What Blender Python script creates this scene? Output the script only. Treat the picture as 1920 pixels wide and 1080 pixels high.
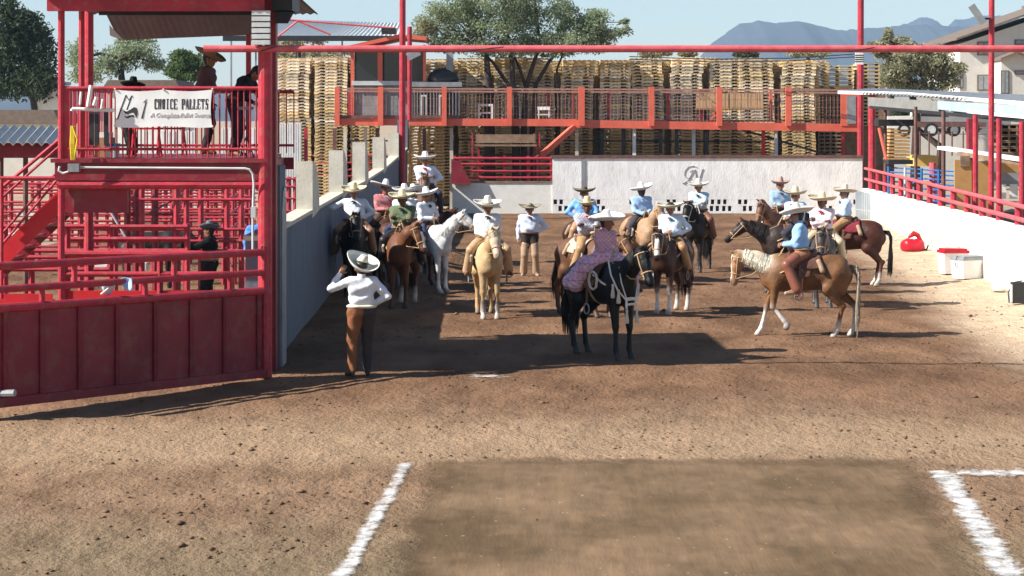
import bpy, bmesh, math, random
import numpy as np
from mathutils import Vector, Matrix, noise
C = bpy.context
for o in list(bpy.data.objects): bpy.data.objects.remove(o)
R = math.radians
# ---------------------------------------------------------------- camera, sky, sun, exposure
F, HC, YH = 4000.0, 3.85, 220.0          # focal length in photo pixels, camera height, horizon row
HAZE = 0.00013
cam = bpy.data.cameras.new('camera'); camo = bpy.data.objects.new('camera', cam)
C.scene.collection.objects.link(camo); C.scene.camera = camo
cam.sensor_width = 36; cam.lens = 36 * F / 1920; cam.shift_y = -(540 - YH) / 1920
cam.clip_start = 0.5; cam.clip_end = 20000
camo.location = (0, 0, HC); camo.rotation_euler = (R(90), 0, 0)
SUN_EL, SUN_AZ = 38.5, 16.5              # height; how far the shadows lean away from the camera
world = bpy.data.worlds.new('World'); C.scene.world = world; world.use_nodes = True
wn = world.node_tree; wn.nodes.clear()
sky = wn.nodes.new('ShaderNodeTexSky'); sky.sky_type = 'NISHITA'; sky.sun_disc = False
sky.sun_elevation = R(SUN_EL); sky.sun_rotation = R(270 - SUN_AZ); sky.dust_density = 0.25; sky.air_density = 1.0; sky.ozone_density = 2.0
bg = wn.nodes.new('ShaderNodeBackground'); bg.inputs[1].default_value = 0.067
wo = wn.nodes.new('ShaderNodeOutputWorld')
wn.links.new(sky.outputs[0], bg.inputs[0]); wn.links.new(bg.outputs[0], wo.inputs[0])
sl = bpy.data.lights.new('sun', 'SUN'); sl.energy = 5.0; sl.angle = R(0.5); sl.color = (1, 0.955, 0.88)
so = bpy.data.objects.new('sun', sl); C.scene.collection.objects.link(so)
sd = Vector((math.cos(R(SUN_AZ)) * math.cos(R(SUN_EL)), math.sin(R(SUN_AZ)) * math.cos(R(SUN_EL)), -math.sin(R(SUN_EL))))
so.rotation_euler = sd.to_track_quat('-Z', 'Y').to_euler()
vs = C.scene.view_settings; vs.view_transform = 'Standard'; vs.look = 'None'; vs.exposure = 1.0; vs.gamma = 1

# ---------------------------------------------------------------- helpers
def P(px, py, Y):            # the point at distance Y seen at photo pixel (px, py)
    s = F / Y
    return Vector(((px - 960) / s, Y, HC - (py - YH) / s))
def G(px, py, z=0.0):        # the point at height z seen at photo pixel (px, py)
    s = (py - YH) / (HC - z)
    return Vector(((px - 960) / s, F / s, z))

class MB:
    def __init__(s): s.v = []; s.f = []; s.m = []
    def add(s, vs_, fs, mi=0):
        n = len(s.v); s.v += [tuple(v) for v in vs_]; s.f += [tuple(i + n for i in f) for f in fs]; s.m += [mi] * len(fs); return s
    def box(s, x0, x1, y0, y1, z0, z1, mi=0):
        v = [(x0,y0,z0),(x1,y0,z0),(x1,y1,z0),(x0,y1,z0),(x0,y0,z1),(x1,y0,z1),(x1,y1,z1),(x0,y1,z1)]
        return s.add(v, [(0,3,2,1),(4,5,6,7),(0,1,5,4),(1,2,6,5),(2,3,7,6),(3,0,4,7)], mi)
    def beam(s, a, b, w, h=None, mi=0, up=(0,0,1)):
        a = Vector(a); b = Vector(b); h = h or w; d = (b - a).normalized(); u = Vector(up)
        if abs(d.dot(u)) > .98: u = Vector((0,1,0))
        x = d.cross(u).normalized() * (w/2); y = x.cross(d).normalized() * (h/2)
        v = [a-x-y,a+x-y,a+x+y,a-x+y,b-x-y,b+x-y,b+x+y,b-x+y]
        return s.add(v, [(0,1,2,3),(7,6,5,4),(0,4,5,1),(1,5,6,2),(2,6,7,3),(3,7,4,0)], mi)
    def tube(s, pts, r, n=8, mi=0, cap=True):
        pts = [Vector(p) for p in pts]; rs = r if isinstance(r, (list, tuple)) else [r]*len(pts)
        vs_ = []; fs = []; ref = None
        for i, p in enumerate(pts):
            d = (pts[min(i+1,len(pts)-1)] - pts[max(i-1,0)])
            if d.length < 1e-9: d = Vector((0,0,1))
            d.normalize()
            if ref is not None: x = ref - d*ref.dot(d)
            if ref is None or x.length < 1e-3: x = d.cross(Vector((0,0,1)) if abs(d.z) < .93 else Vector((1,0,0)))
            x.normalize(); y = x.cross(d).normalized(); ref = x
            for k in range(n):
                t = 2*math.pi*k/n; vs_.append(p + (x*math.cos(t) + y*math.sin(t))*rs[i])
        for i in range(len(pts)-1):
            for k in range(n):
                a = i*n+k; b = i*n+(k+1)%n; fs.append((a,b,b+n,a+n))
        if cap: fs.append(tuple(range(n))[::-1]); fs.append(tuple(range((len(pts)-1)*n, len(pts)*n)))
        return s.add(vs_, fs, mi)
    def prism(s, poly, d0, d1, axis='y', mi=0):   # polygon given as (a, b) extruded along axis
        f = {'y': lambda a,b,d:(a,d,b), 'x': lambda a,b,d:(d,a,b), 'z': lambda a,b,d:(a,b,d)}[axis]
        n = len(poly); v = [f(a,b,d0) for a,b in poly] + [f(a,b,d1) for a,b in poly]
        fs = [tuple(range(n)), tuple(range(2*n-1, n-1, -1))] + [(i,i+n,(i+1)%n+n,(i+1)%n) for i in range(n)]
        return s.add(v, fs, mi)
    def lathe(s, prof, c=(0,0,0), n=24, mi=0, fn=None):
        v = []; fs = []
        for (r, z) in prof:
            for k in range(n):
                t = 2*math.pi*k/n; p = (c[0]+r*math.cos(t), c[1]+r*math.sin(t), c[2]+z)
                v.append(fn(p, t, r) if fn else p)
        for i in range(len(prof)-1):
            for k in range(n):
                a = i*n+k; b = i*n+(k+1)%n; fs.append((a,b,b+n,a+n))
        return s.add(v, fs, mi)
    def build(s, name, mats, parent=None, loc=None, rot=None, smooth=False, fix=True):
        me = bpy.data.meshes.new(name); me.from_pydata(s.v, [], s.f)
        mats = mats if isinstance(mats, (list, tuple)) else [mats]
        for m in mats: me.materials.append(m)
        if len(mats) > 1: me.polygons.foreach_set('material_index', s.m)
        if fix:
            bm = bmesh.new(); bm.from_mesh(me); bmesh.ops.recalc_face_normals(bm, faces=bm.faces); bm.to_mesh(me); bm.free()
        if smooth: me.shade_smooth()
        me.update(); o = bpy.data.objects.new(name, me); C.scene.collection.objects.link(o)
        if parent: o.parent = parent
        if loc is not None: o.location = loc
        if rot is not None: o.rotation_euler = rot
        return o
def npmesh(name, V, Fc, mats, parent=None, smooth=True, col=None, k=None, mi=None):
    me = bpy.data.meshes.new(name); V = np.asarray(V, dtype=np.float32); Fc = np.asarray(Fc, dtype=np.int32)
    k = Fc.shape[1]; me.vertices.add(len(V)); me.vertices.foreach_set('co', V.ravel())
    me.loops.add(Fc.size); me.loops.foreach_set('vertex_index', Fc.ravel())
    me.polygons.add(len(Fc)); me.polygons.foreach_set('loop_start', np.arange(0, Fc.size, k, dtype=np.int32))
    try: me.polygons.foreach_set('loop_total', np.full(len(Fc), k, dtype=np.int32))
    except Exception: pass
    me.update(calc_edges=True); me.validate()
    for m in (mats if isinstance(mats, (list, tuple)) else [mats]): me.materials.append(m)
    if mi is not None: me.polygons.foreach_set('material_index', np.asarray(mi, dtype=np.int32))
    if smooth: me.shade_smooth()
    if col is not None:
        a = me.color_attributes.new('Col', 'FLOAT_COLOR', 'POINT')
        a.data.foreach_set('color', np.concatenate([col, np.ones((len(col),1))], 1).astype(np.float32).ravel())
    o = bpy.data.objects.new(name, me); C.scene.collection.objects.link(o)
    if parent: o.parent = parent
    return o
def tag(o, label=None, cat=None, group=None, kind=None):
    if label: o['label'] = label
    if cat: o['category'] = cat
    if group: o['group'] = group
    if kind: o['kind'] = kind
    return o
def thing(name, label, cat, loc=(0,0,0), rz=0, group=None):
    o = bpy.data.objects.new(name, None); C.scene.collection.objects.link(o); o.empty_display_size = .2
    o.location = loc; o.rotation_euler = (0,0,rz); return tag(o, label, cat, group)
def under(o, parent):          # parent o keeping world coordinates built in absolute space
    o.parent = parent
    o.matrix_parent_inverse = Matrix.Translation(parent.location).inverted() if parent.rotation_euler.z == 0 else (Matrix.Translation(parent.location) @ Matrix.Rotation(parent.rotation_euler.z,4,'Z')).inverted()
    return o
def dup(root, loc, rz=None, label=None):
    r = root.copy(); C.scene.collection.objects.link(r); r.location = loc
    if rz is not None: r.rotation_euler.z = rz
    if label: r['label'] = label
    for ch in list(root.children):
        c = ch.copy(); C.scene.collection.objects.link(c); c.parent = r
        for g in ch.children:
            d = g.copy(); C.scene.collection.objects.link(d); d.parent = c
    return r

# ---------------------------------------------------------------- materials
def mat(name, c1, c2=None, rough=.7, scale=3.0, bump=0.0, bscale=None, detail=6, metal=0.0, obj_rand=0.0, stretch=(1,1,1), spec=.3, dirt=None, dscale=1.2, damt=.5, sheen=0):
    m = bpy.data.materials.new(name); m.use_nodes = True; nt = m.node_tree; N = nt.nodes; L = nt.links
    b = N['Principled BSDF']; b.inputs['Roughness'].default_value = rough; b.inputs['Metallic'].default_value = metal
    b.inputs['Specular IOR Level'].default_value = spec
    tc = N.new('ShaderNodeTexCoord'); mp = N.new('ShaderNodeMapping'); mp.inputs['Scale'].default_value = stretch
    L.new(tc.outputs['Object'], mp.inputs[0])
    n = N.new('ShaderNodeTexNoise'); n.inputs['Scale'].default_value = scale; n.inputs['Detail'].default_value = detail; n.inputs['Roughness'].default_value = .62
    L.new(mp.outputs[0], n.inputs['Vector'])
    r = N.new('ShaderNodeValToRGB'); r.color_ramp.elements[0].position = .33; r.color_ramp.elements[1].position = .68
    c2 = c2 or tuple(x*.72 for x in c1)
    r.color_ramp.elements[0].color = (*c2, 1); r.color_ramp.elements[1].color = (*c1, 1)
    L.new(n.outputs['Fac'], r.inputs[0]); out = r.outputs[0]
    if dirt:
        n2 = N.new('ShaderNodeTexNoise'); n2.inputs['Scale'].default_value = dscale; n2.inputs['Detail'].default_value = 8; n2.inputs['Roughness'].default_value = .7
        L.new(mp.outputs[0], n2.inputs['Vector'])
        r2 = N.new('ShaderNodeValToRGB'); r2.color_ramp.elements[0].position = .5; r2.color_ramp.elements[1].position = .72
        r2.color_ramp.elements[0].color = (0,0,0,1); r2.color_ramp.elements[1].color = (damt,damt,damt,1)
        L.new(n2.outputs['Fac'], r2.inputs[0])
        mx = N.new('ShaderNodeMix'); mx.data_type = 'RGBA'; L.new(r2.outputs[0], mx.inputs['Factor']); L.new(out, mx.inputs['A']); mx.inputs['B'].default_value = (*dirt, 1)
        out = mx.outputs['Result']
    if obj_rand:
        oi = N.new('ShaderNodeObjectInfo'); mr = N.new('ShaderNodeMapRange'); mr.inputs['To Min'].default_value = 1-obj_rand; mr.inputs['To Max'].default_value = 1+obj_rand*.6
        L.new(oi.outputs['Random'], mr.inputs['Value'])
        hs = N.new('ShaderNodeHueSaturation'); L.new(mr.outputs[0], hs.inputs['Value']); L.new(out, hs.inputs['Color'])
        m2 = N.new('ShaderNodeMath'); m2.operation = 'MULTIPLY'; m2.inputs[1].default_value = 7.31; L.new(oi.outputs['Random'], m2.inputs[0])
        fr = N.new('ShaderNodeMath'); fr.operation = 'FRACT'; L.new(m2.outputs[0], fr.inputs[0])
        m3 = N.new('ShaderNodeMapRange'); m3.inputs['To Min'].default_value = .55; m3.inputs['To Max'].default_value = 1.1; L.new(fr.outputs[0], m3.inputs['Value']); L.new(m3.outputs[0], hs.inputs['Saturation'])
        out = hs.outputs[0]
    L.new(out, b.inputs['Base Color'])
    if bump:
        nb = N.new('ShaderNodeTexNoise'); nb.inputs['Scale'].default_value = bscale or scale*6; nb.inputs['Detail'].default_value = 6
        L.new(mp.outputs[0], nb.inputs['Vector']); bp = N.new('ShaderNodeBump'); bp.inputs['Strength'].default_value = bump; bp.inputs['Distance'].default_value = .03
        L.new(nb.outputs['Fac'], bp.inputs['Height']); L.new(bp.outputs[0], b.inputs['Normal'])
    return m
def vmat(name, rough=.6, nscale=14, namt=.25, bump=.15, bscale=40, spec=.3, sheen=0):
    m = bpy.data.materials.new(name); m.use_nodes = True; nt = m.node_tree; N = nt.nodes; L = nt.links
    b = N['Principled BSDF']; b.inputs['Roughness'].default_value = rough; b.inputs['Specular IOR Level'].default_value = spec
    a = N.new('ShaderNodeAttribute'); a.attribute_name = 'Col'
    tc = N.new('ShaderNodeTexCoord'); n = N.new('ShaderNodeTexNoise'); n.inputs['Scale'].default_value = nscale; n.inputs['Detail'].default_value = 5
    L.new(tc.outputs['Object'], n.inputs['Vector'])
    mr = N.new('ShaderNodeMapRange'); mr.inputs['From Min'].default_value = .3; mr.inputs['From Max'].default_value = .7; mr.inputs['To Min'].default_value = 1-namt; mr.inputs['To Max'].default_value = 1+namt*.6
    L.new(n.outputs['Fac'], mr.inputs['Value'])
    hs = N.new('ShaderNodeHueSaturation'); L.new(a.outputs['Color'], hs.inputs['Color']); L.new(mr.outputs[0], hs.inputs['Value']); L.new(hs.outputs[0], b.inputs['Base Color'])
    nb = N.new('ShaderNodeTexNoise'); nb.inputs['Scale'].default_value = bscale; nb.inputs['Detail'].default_value = 4; L.new(tc.outputs['Object'], nb.inputs['Vector'])
    bp = N.new('ShaderNodeBump'); bp.inputs['Strength'].default_value = bump; bp.inputs['Distance'].default_value = .03
    L.new(nb.outputs['Fac'], bp.inputs['Height']); L.new(bp.outputs[0], b.inputs['Normal'])
    return m
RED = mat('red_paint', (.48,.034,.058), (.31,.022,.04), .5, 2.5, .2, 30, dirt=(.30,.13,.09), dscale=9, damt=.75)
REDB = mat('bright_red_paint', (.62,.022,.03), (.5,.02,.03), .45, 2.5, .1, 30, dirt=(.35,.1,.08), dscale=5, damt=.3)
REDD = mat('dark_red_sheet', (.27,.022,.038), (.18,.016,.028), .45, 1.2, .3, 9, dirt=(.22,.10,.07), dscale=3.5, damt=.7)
PINK = mat('faded_red_paint', (.62,.14,.15), (.48,.07,.09), .55, 5, .1, 30)
ORANGE = mat('orange_red_paint', (.72,.155,.095), (.60,.11,.07), .5, 2.2, .1, 20, dirt=(.5,.2,.13), dscale=4, damt=.35)
RUST = mat('rusty_steel', (.20,.10,.08), (.10,.055,.05), .75, 6, .2, 40)
DARK = mat('dark_metal', (.035,.035,.04), (.02,.02,.022), .5, 5)
GREYM = mat('grey_metal', (.30,.31,.32), (.2,.21,.22), .5, 4, .1, 30)
LTM = mat('pale_metal', (.62,.64,.63), (.45,.47,.47), .45, 3, .1, 20)
WHITE = mat('white_paint', (.80,.79,.76), (.66,.65,.62), .6, 3, .1, 20)
WALLW = mat('whitewashed_concrete', (.88,.88,.86), (.72,.72,.71), .85, 2.2, .35, 18, dirt=(.42,.40,.37), dscale=4.5, damt=.45, stretch=(1,1,.4))
WALLR = mat('bright_whitewash', (.80,.79,.74), (.70,.69,.64), .85, 1.8, .25, 14, dirt=(.55,.50,.42), dscale=2.2, damt=.4)
WALLS = mat('shade_toned_wall', (.17,.20,.245), (.11,.13,.165), .9, 1.6, .35, 14, dirt=(.10,.10,.11), dscale=1.6, damt=.7, stretch=(1,1,.5))  # dark blue-grey base puts the wall's shade into the colour, dirt on top
COPE = mat('cream_coping', (.62,.56,.45), (.5,.45,.36), .85, 3, .2, 20)
FIN = mat('cream_fin_paint', (.66,.62,.52), (.52,.5,.42), .85, 2.5, .2, 14, dirt=(.3,.27,.22), dscale=3, damt=.4)
WOOD = mat('pallet_wood', (.95,.74,.40), (.66,.45,.21), .8, 5, .15, 30, obj_rand=.38, stretch=(.5,2,2))
WOODD = mat('old_timber', (.30,.20,.13), (.17,.11,.07), .85, 4, .2, 30)
PLY = mat('plywood', (.52,.30,.11), (.38,.2,.07), .7, 3, .1, 20, dirt=(.2,.1,.05), dscale=3, damt=.5)
GLASSD = mat('dark_glass', (.02,.022,.028), (.015,.015,.02), .15, 3, spec=.6)
CANVAS = mat('banner_cloth', (.83,.84,.82), (.76,.77,.75), .8, 2, .1, 8)
INK = mat('banner_ink', (.03,.03,.035), (.05,.05,.055), .7, 8)
INKG = mat('pale_grey_ink', (.55,.52,.52), (.66,.64,.63), .7, 30)
BLUE = mat('blue_paint', (.03,.16,.42), (.02,.1,.28), .5, 4)
YEL = mat('yellow_plastic', (.7,.55,.03), (.5,.38,.03), .5, 4)
CARD = mat('cardboard', (.42,.25,.14), (.33,.19,.1), .8, 4)
REDP = mat('red_plastic', (.50,.012,.03), (.38,.01,.02), .35, 4)
ROOFM = mat('corrugated_roof', (.34,.36,.38), (.24,.25,.26), .5, 1.5, .1, 12, dirt=(.35,.28,.22), dscale=1.5, damt=.5)
STUCCO = mat('house_stucco', (.62,.59,.53), (.54,.51,.46), .9, 2, .2, 10)
TILE = mat('roof_tile', (.20,.15,.12), (.13,.10,.08), .8, 4, .3, 20)
FENCEG = mat('weathered_rail', (.42,.22,.17), (.28,.15,.12), .7, 6)
FASC1 = mat('grey_fascia', (.23,.225,.21), (.17,.165,.15), .6, 3)
FASC2 = mat('pale_blue_fascia', (.36,.43,.48), (.28,.34,.39), .5, 2)
SHEETG = mat('dull_zinc_sheet', (.20,.22,.235), (.14,.155,.17), .6, 2)
LEATHER = mat('saddle_leather', (.16,.075,.04), (.09,.04,.022), .5, 8, .1, 30)
LEATHL = mat('tan_leather', (.50,.34,.19), (.38,.24,.12), .55, 8, .1, 30)
ROPE = mat('white_rope', (.75,.72,.66), (.6,.57,.5), .8, 20)
RUBBER = mat('black_rubber', (.02,.02,.02), (.03,.03,.03), .8, 8)
# ---------------------------------------------------------------- ground, tracks, chalk, hills
def gnd_height(x, y):
    h = .018*noise.noise(Vector((x*.9, y*.5, 0))) + .012*noise.noise(Vector((x*2.6, y*1.3, 3))) + .05*noise.noise(Vector((x*.12, y*.08, 9)))
    if 15 < y < 60: h += .017*noise.noise(Vector((x*6, y*4, 5)))
    # loose earth heaped against the right-hand wall and a low mound at the lane's far left corner
    xw = 10.75 + .08*(y-47)
    if y < 84: h += .10*max(0, min(1, (x-(xw-1.6))/1.6))**1.5
    d2 = ((x+2.3)/1.1)**2 + ((y-55.6)/1.9)**2
    h += .42*math.exp(-d2*d2*.6)
    return h
def grid(name, xs, ys, zf, m):
    V = [(x, y, zf(x, y)) for y in ys for x in xs]; n = len(xs)
    Fc = [(j*n+i, j*n+i+1, (j+1)*n+i+1, (j+1)*n+i) for j in range(len(ys)-1) for i in range(n-1)]
    return npmesh(name, V, Fc, m)
def dirt_mat():
    m = bpy.data.materials.new('arena_dirt'); m.use_nodes = True; nt = m.node_tree; N = nt.nodes; L = nt.links
    b = N['Principled BSDF']; b.inputs['Roughness'].default_value = .95; b.inputs['Specular IOR Level'].default_value = .1
    tc = N.new('ShaderNodeTexCoord')
    def noi(sc, st=(1,1,1), det=8, ro=.6):
        mp = N.new('ShaderNodeMapping'); mp.inputs['Scale'].default_value = st; L.new(tc.outputs['Object'], mp.inputs[0])
        n = N.new('ShaderNodeTexNoise'); n.inputs['Scale'].default_value = sc; n.inputs['Detail'].default_value = det; n.inputs['Roughness'].default_value = ro
        L.new(mp.outputs[0], n.inputs['Vector']); return n.outputs['Fac']
    def ramp(v, p0, p1, c0, c1):
        r = N.new('ShaderNodeValToRGB'); r.color_ramp.elements[0].position = p0; r.color_ramp.elements[1].position = p1
        r.color_ramp.elements[0].color = (*c0,1); r.color_ramp.elements[1].color = (*c1,1); L.new(v, r.inputs[0]); return r.outputs[0]
    def mix(f, a, b_, t='MIX'):
        x = N.new('ShaderNodeMix'); x.data_type = 'RGBA'; x.blend_type = t
        for s, v in (('Factor', f), ('A', a), ('B', b_)):
            if isinstance(v, (tuple, float)): x.inputs[s].default_value = v if isinstance(v, float) else (*v, 1)
            else: L.new(v, x.inputs[s])
        return x.outputs['Result']
    def math_(op, a, b_=None, c=None):
        x = N.new('ShaderNodeMath'); x.operation = op
        for i, v in enumerate((a, b_, c)):
            if v is None: continue
            if isinstance(v, (int, float)): x.inputs[i].default_value = v
            else: L.new(v, x.inputs[i])
        return x.outputs[0]
    def sstep(v, a, b_):
        x = N.new('ShaderNodeMapRange'); x.interpolation_type = 'SMOOTHSTEP'; L.new(v, x.inputs['Value']); x.inputs['From Min'].default_value = a; x.inputs['From Max'].default_value = b_; return x.outputs[0]
    sp = N.new('ShaderNodeSeparateXYZ'); L.new(tc.outputs['Object'], sp.inputs[0]); X, Y = sp.outputs[0], sp.outputs[1]
    wob = math_('MULTIPLY_ADD', noi(.45, (1,.6,1), 5), 5.0, -2.5)
    base = ramp(noi(.8, (1,.45,1)), .36, .66, (.118,.063,.034), (.240,.134,.076))
    # drier, paler earth: nearer the camera and along the wall on the right
    Yw = math_('ADD', Y, wob)
    dryband = math_('MULTIPLY', sstep(Yw, 31.2, 26.0), 1.0)
    dry = ramp(noi(1.6, (1,.5,1)), .34, .66, (.165,.102,.060), (.295,.190,.118))
    c = mix(math_('MULTIPLY', dryband, .8), base, dry)
    yb_ = math_('ADD', Y, math_('MULTIPLY', wob, .45))
    c = mix(math_('MULTIPLY', math_('MULTIPLY', sstep(yb_, 22.8, 24.6), sstep(yb_, 28.2, 25.6)), .45), c, (.40,.28,.175))
    # the olive strip of old sweepings low left
    ol = math_('MULTIPLY', sstep(Yw, 21.8, 18.0), .7)
    c = mix(ol, c, ramp(noi(2.2, (1,.5,1)), .35, .65, (.135,.102,.060), (.225,.172,.105)))
    xw = math_('MULTIPLY_ADD', Y, .08, 10.75-.08*47)
    dx = math_('ADD', math_('SUBTRACT', X, xw), math_('MULTIPLY', wob, .35))
    berm = math_('MULTIPLY', sstep(dx, -2.7, -1.0), sstep(Y, 28, 36))
    c = mix(berm, c, ramp(noi(2.0), .35, .65, (.44,.325,.22), (.56,.43,.30)))
    # fine crumbs
    sp1 = ramp(noi(9, (1,.55,1), 6, .75), .60, .70, (1,1,1), (.55,.5,.46))
    c = mix(1.0, c, sp1, 'MULTIPLY')
    sp2 = ramp(noi(14, (1,.55,1), 4, .7), .66, .74, (0,0,0), (1,1,1))
    c = mix(math_('MULTIPLY', sp2, .5), c, (.45,.33,.24))
    L.new(c, b.inputs['Base Color'])
    h = math_('ADD', math_('MULTIPLY', noi(3.0, (1,.6,1), 9, .65), 1.0), math_('MULTIPLY', noi(16, (1,.6,1), 5), .35))
    bp = N.new('ShaderNodeBump'); bp.inputs['Strength'].default_value = .8; bp.inputs['Distance'].default_value = .15; L.new(h, bp.inputs['Height']); L.new(bp.outputs[0], b.inputs['Normal'])
    return m
DIRT = dirt_mat()
xs = list(np.linspace(-14, 16, 240)); ys = [14 + 76*(i/420)**1.5 for i in range(421)]
tag(grid('arena_ground', xs, ys, gnd_height, DIRT), kind='structure')
FARG = mat('dry_earth', (.40,.30,.20), (.28,.2,.13), .95, .25, .4, 2)
mb = MB(); e = 14000
for (x0,x1,y0,y1) in ((-e,-14,-200,e),(16,e,-200,e),(-14,16,-200,14),(-14,16,90,e)): mb.add([(x0,y0,0),(x1,y0,0),(x1,y1,0),(x0,y1,0)], [(0,1,2,3)])
tag(mb.build('outer_ground', FARG), kind='structure')
# raked sliding lane between the chalk lines (ruts along its length)
def lane_mat():
    m = bpy.data.materials.new('raked_earth'); m.use_nodes = True; nt = m.node_tree; N = nt.nodes; L = nt.links
    b = N['Principled BSDF']; b.inputs['Roughness'].default_value = .95; b.inputs['Specular IOR Level'].default_value = .1
    tc = N.new('ShaderNodeTexCoord')
    def noi(sc, st, det=7, rot=0):
        mp = N.new('ShaderNodeMapping'); mp.inputs['Scale'].default_value = st; mp.inputs['Rotation'].default_value = (0,0,rot); L.new(tc.outputs['Object'], mp.inputs[0])
        n = N.new('ShaderNodeTexNoise'); n.inputs['Scale'].default_value = sc; n.inputs['Detail'].default_value = det; n.inputs['Roughness'].default_value = .6
        L.new(mp.outputs[0], n.inputs['Vector']); return n.outputs['Fac']
    def ramp(v, p0, p1, c0, c1):
        r = N.new('ShaderNodeValToRGB'); r.color_ramp.elements[0].position = p0; r.color_ramp.elements[1].position = p1
        r.color_ramp.elements[0].color = (*c0,1); r.color_ramp.elements[1].color = (*c1,1); L.new(v, r.inputs[0]); return r.outputs[0]
    a = ramp(noi(.55, (1,.8,1), 6), .38, .62, (.105,.068,.037), (.195,.127,.074))
    g = ramp(noi(9, (1,.12,1), 5, R(3)), .35, .65, (.95,.95,.95), (1.04,1.035,1.03))
    mx = N.new('ShaderNodeMix'); mx.data_type = 'RGBA'; mx.blend_type = 'MULTIPLY'; mx.inputs['Factor'].default_value = 1; L.new(a, mx.inputs['A']); L.new(g, mx.inputs['B'])
    mp = N.new('ShaderNodeTexNoise'); mp.inputs['Scale'].default_value = 12; mp.inputs['Detail'].default_value = 3; L.new(tc.outputs['Object'], mp.inputs['Vector'])
    sp = ramp(mp.outputs['Fac'], .71, .75, (0,0,0), (1,1,1))
    m2 = N.new('ShaderNodeMix'); m2.data_type = 'RGBA'; L.new(sp, m2.inputs['Factor']); L.new(mx.outputs['Result'], m2.inputs['A']); m2.inputs['B'].default_value = (.38,.32,.25,1)
    L.new(m2.outputs['Result'], b.inputs['Base Color'])
    hn = noi(7, (1,.15,1), 6, R(3)); bp = N.new('ShaderNodeBump'); bp.inputs['Strength'].default_value = .3; bp.inputs['Distance'].default_value = .06; L.new(hn, bp.inputs['Height']); L.new(bp.outputs[0], b.inputs['Normal'])
    # ragged fading margin
    at = N.new('ShaderNodeAttribute'); at.attribute_name = 'Col'; ad = N.new('ShaderNodeMath'); ad.operation = 'ADD'; L.new(at.outputs['Fac'], ad.inputs[0])
    ns = noi(1.6, (1,1,1), 7); sb = N.new('ShaderNodeMath'); sb.operation = 'MULTIPLY_ADD'; L.new(ns, sb.inputs[0]); sb.inputs[1].default_value = .9; sb.inputs[2].default_value = -.45; L.new(sb.outputs[0], ad.inputs[1])
    mr = N.new('ShaderNodeMapRange'); L.new(ad.outputs[0], mr.inputs['Value']); mr.inputs['From Min'].default_value = .25; mr.inputs['From Max'].default_value = .75; L.new(mr.outputs[0], b.inputs['Alpha'])
    return m
def onlane(x, y, lift): return gnd_height(x, y) + lift
def quadsheet(name, A, B, Cc, D, nu, nv, lift, m, edge=.12, fades=(1,1,1,1)):   # A,B near left/right; D,Cc far left/right
    V = []; col = []
    for j in range(nv):
        t = j/(nv-1); l = A.lerp(D, t); r = B.lerp(Cc, t)
        for i in range(nu):
            u = i/(nu-1); p = l.lerp(r, u); V.append((p.x, p.y, onlane(p.x, p.y, lift)))
            e_ = min(1, (u/edge if fades[0] else 1), ((1-u)/edge if fades[1] else 1), ((1-t)/edge if fades[2] else 1), (t/edge if fades[3] else 1)); col.append((e_, e_, e_))
    Fc = [(j*nu+i, j*nu+i+1, (j+1)*nu+i+1, (j+1)*nu+i) for j in range(nv-1) for i in range(nu-1)]
    return npmesh(name, V, Fc, m, col=np.array(col))
tag(quadsheet('raked_lane', G(640,1130), G(1925,1130), G(1765,852), G(760,852), 90, 110, .012, lane_mat(), .15, (1,1,1,0)), kind='structure')
def chalk_mat():
    m = bpy.data.materials.new('chalk'); m.use_nodes = True; nt = m.node_tree; N = nt.nodes; L = nt.links
    b = N['Principled BSDF']; b.inputs['Base Color'].default_value = (.78,.79,.78,1); b.inputs['Roughness'].default_value = .95
    at = N.new('ShaderNodeAttribute'); at.attribute_name = 'Col'; tc = N.new('ShaderNodeTexCoord'); mp = N.new('ShaderNodeMapping'); mp.inputs['Scale'].default_value = (1,.8,1); L.new(tc.outputs['Object'], mp.inputs[0])
    n = N.new('ShaderNodeTexNoise'); n.inputs['Scale'].default_value = 5; n.inputs['Detail'].default_value = 12; n.inputs['Roughness'].default_value = .8; L.new(mp.outputs[0], n.inputs['Vector'])
    s = N.new('ShaderNodeMath'); s.operation = 'MULTIPLY_ADD'; L.new(n.outputs['Fac'], s.inputs[0]); s.inputs[1].default_value = 4.0; s.inputs[2].default_value = -2.35
    a = N.new('ShaderNodeMath'); a.operation = 'ADD'; L.new(s.outputs[0], a.inputs[0]); L.new(at.outputs['Fac'], a.inputs[1])
    mr = N.new('ShaderNodeMapRange'); mr.inputs['From Min'].default_value = .1; mr.inputs['From Max'].default_value = 1.1; mr.inputs['To Max'].default_value = .88; L.new(a.outputs[0], mr.inputs['Value']); L.new(mr.outputs[0], b.inputs['Alpha'])
    return m
CH = chalk_mat()
tag(quadsheet('chalk_line', G(598,1110), G(660,1110), G(782,872), G(744,872), 16, 120, .022, CH, .38, (1,1,0,0)), 'thick ragged chalk line on the left side of the raked lane', kind='structure')
tag(quadsheet('chalk_line', G(1868,1110), G(1962,1110), G(1806,884), G(1728,884), 20, 120, .022, CH, .34, (1,1,0,0)), kind='structure')
tag(quadsheet('chalk_line', G(1800,898), G(1990,902), G(1990,878), G(1790,878), 60, 16, .021, CH, .42, (0,0,1,1)), kind='structure')
tag(quadsheet('chalk_line', G(850,712), G(975,712), G(965,700), G(862,700), 30, 10, .021, CH, .5, (1,1,1,1)), kind='structure')
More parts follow.
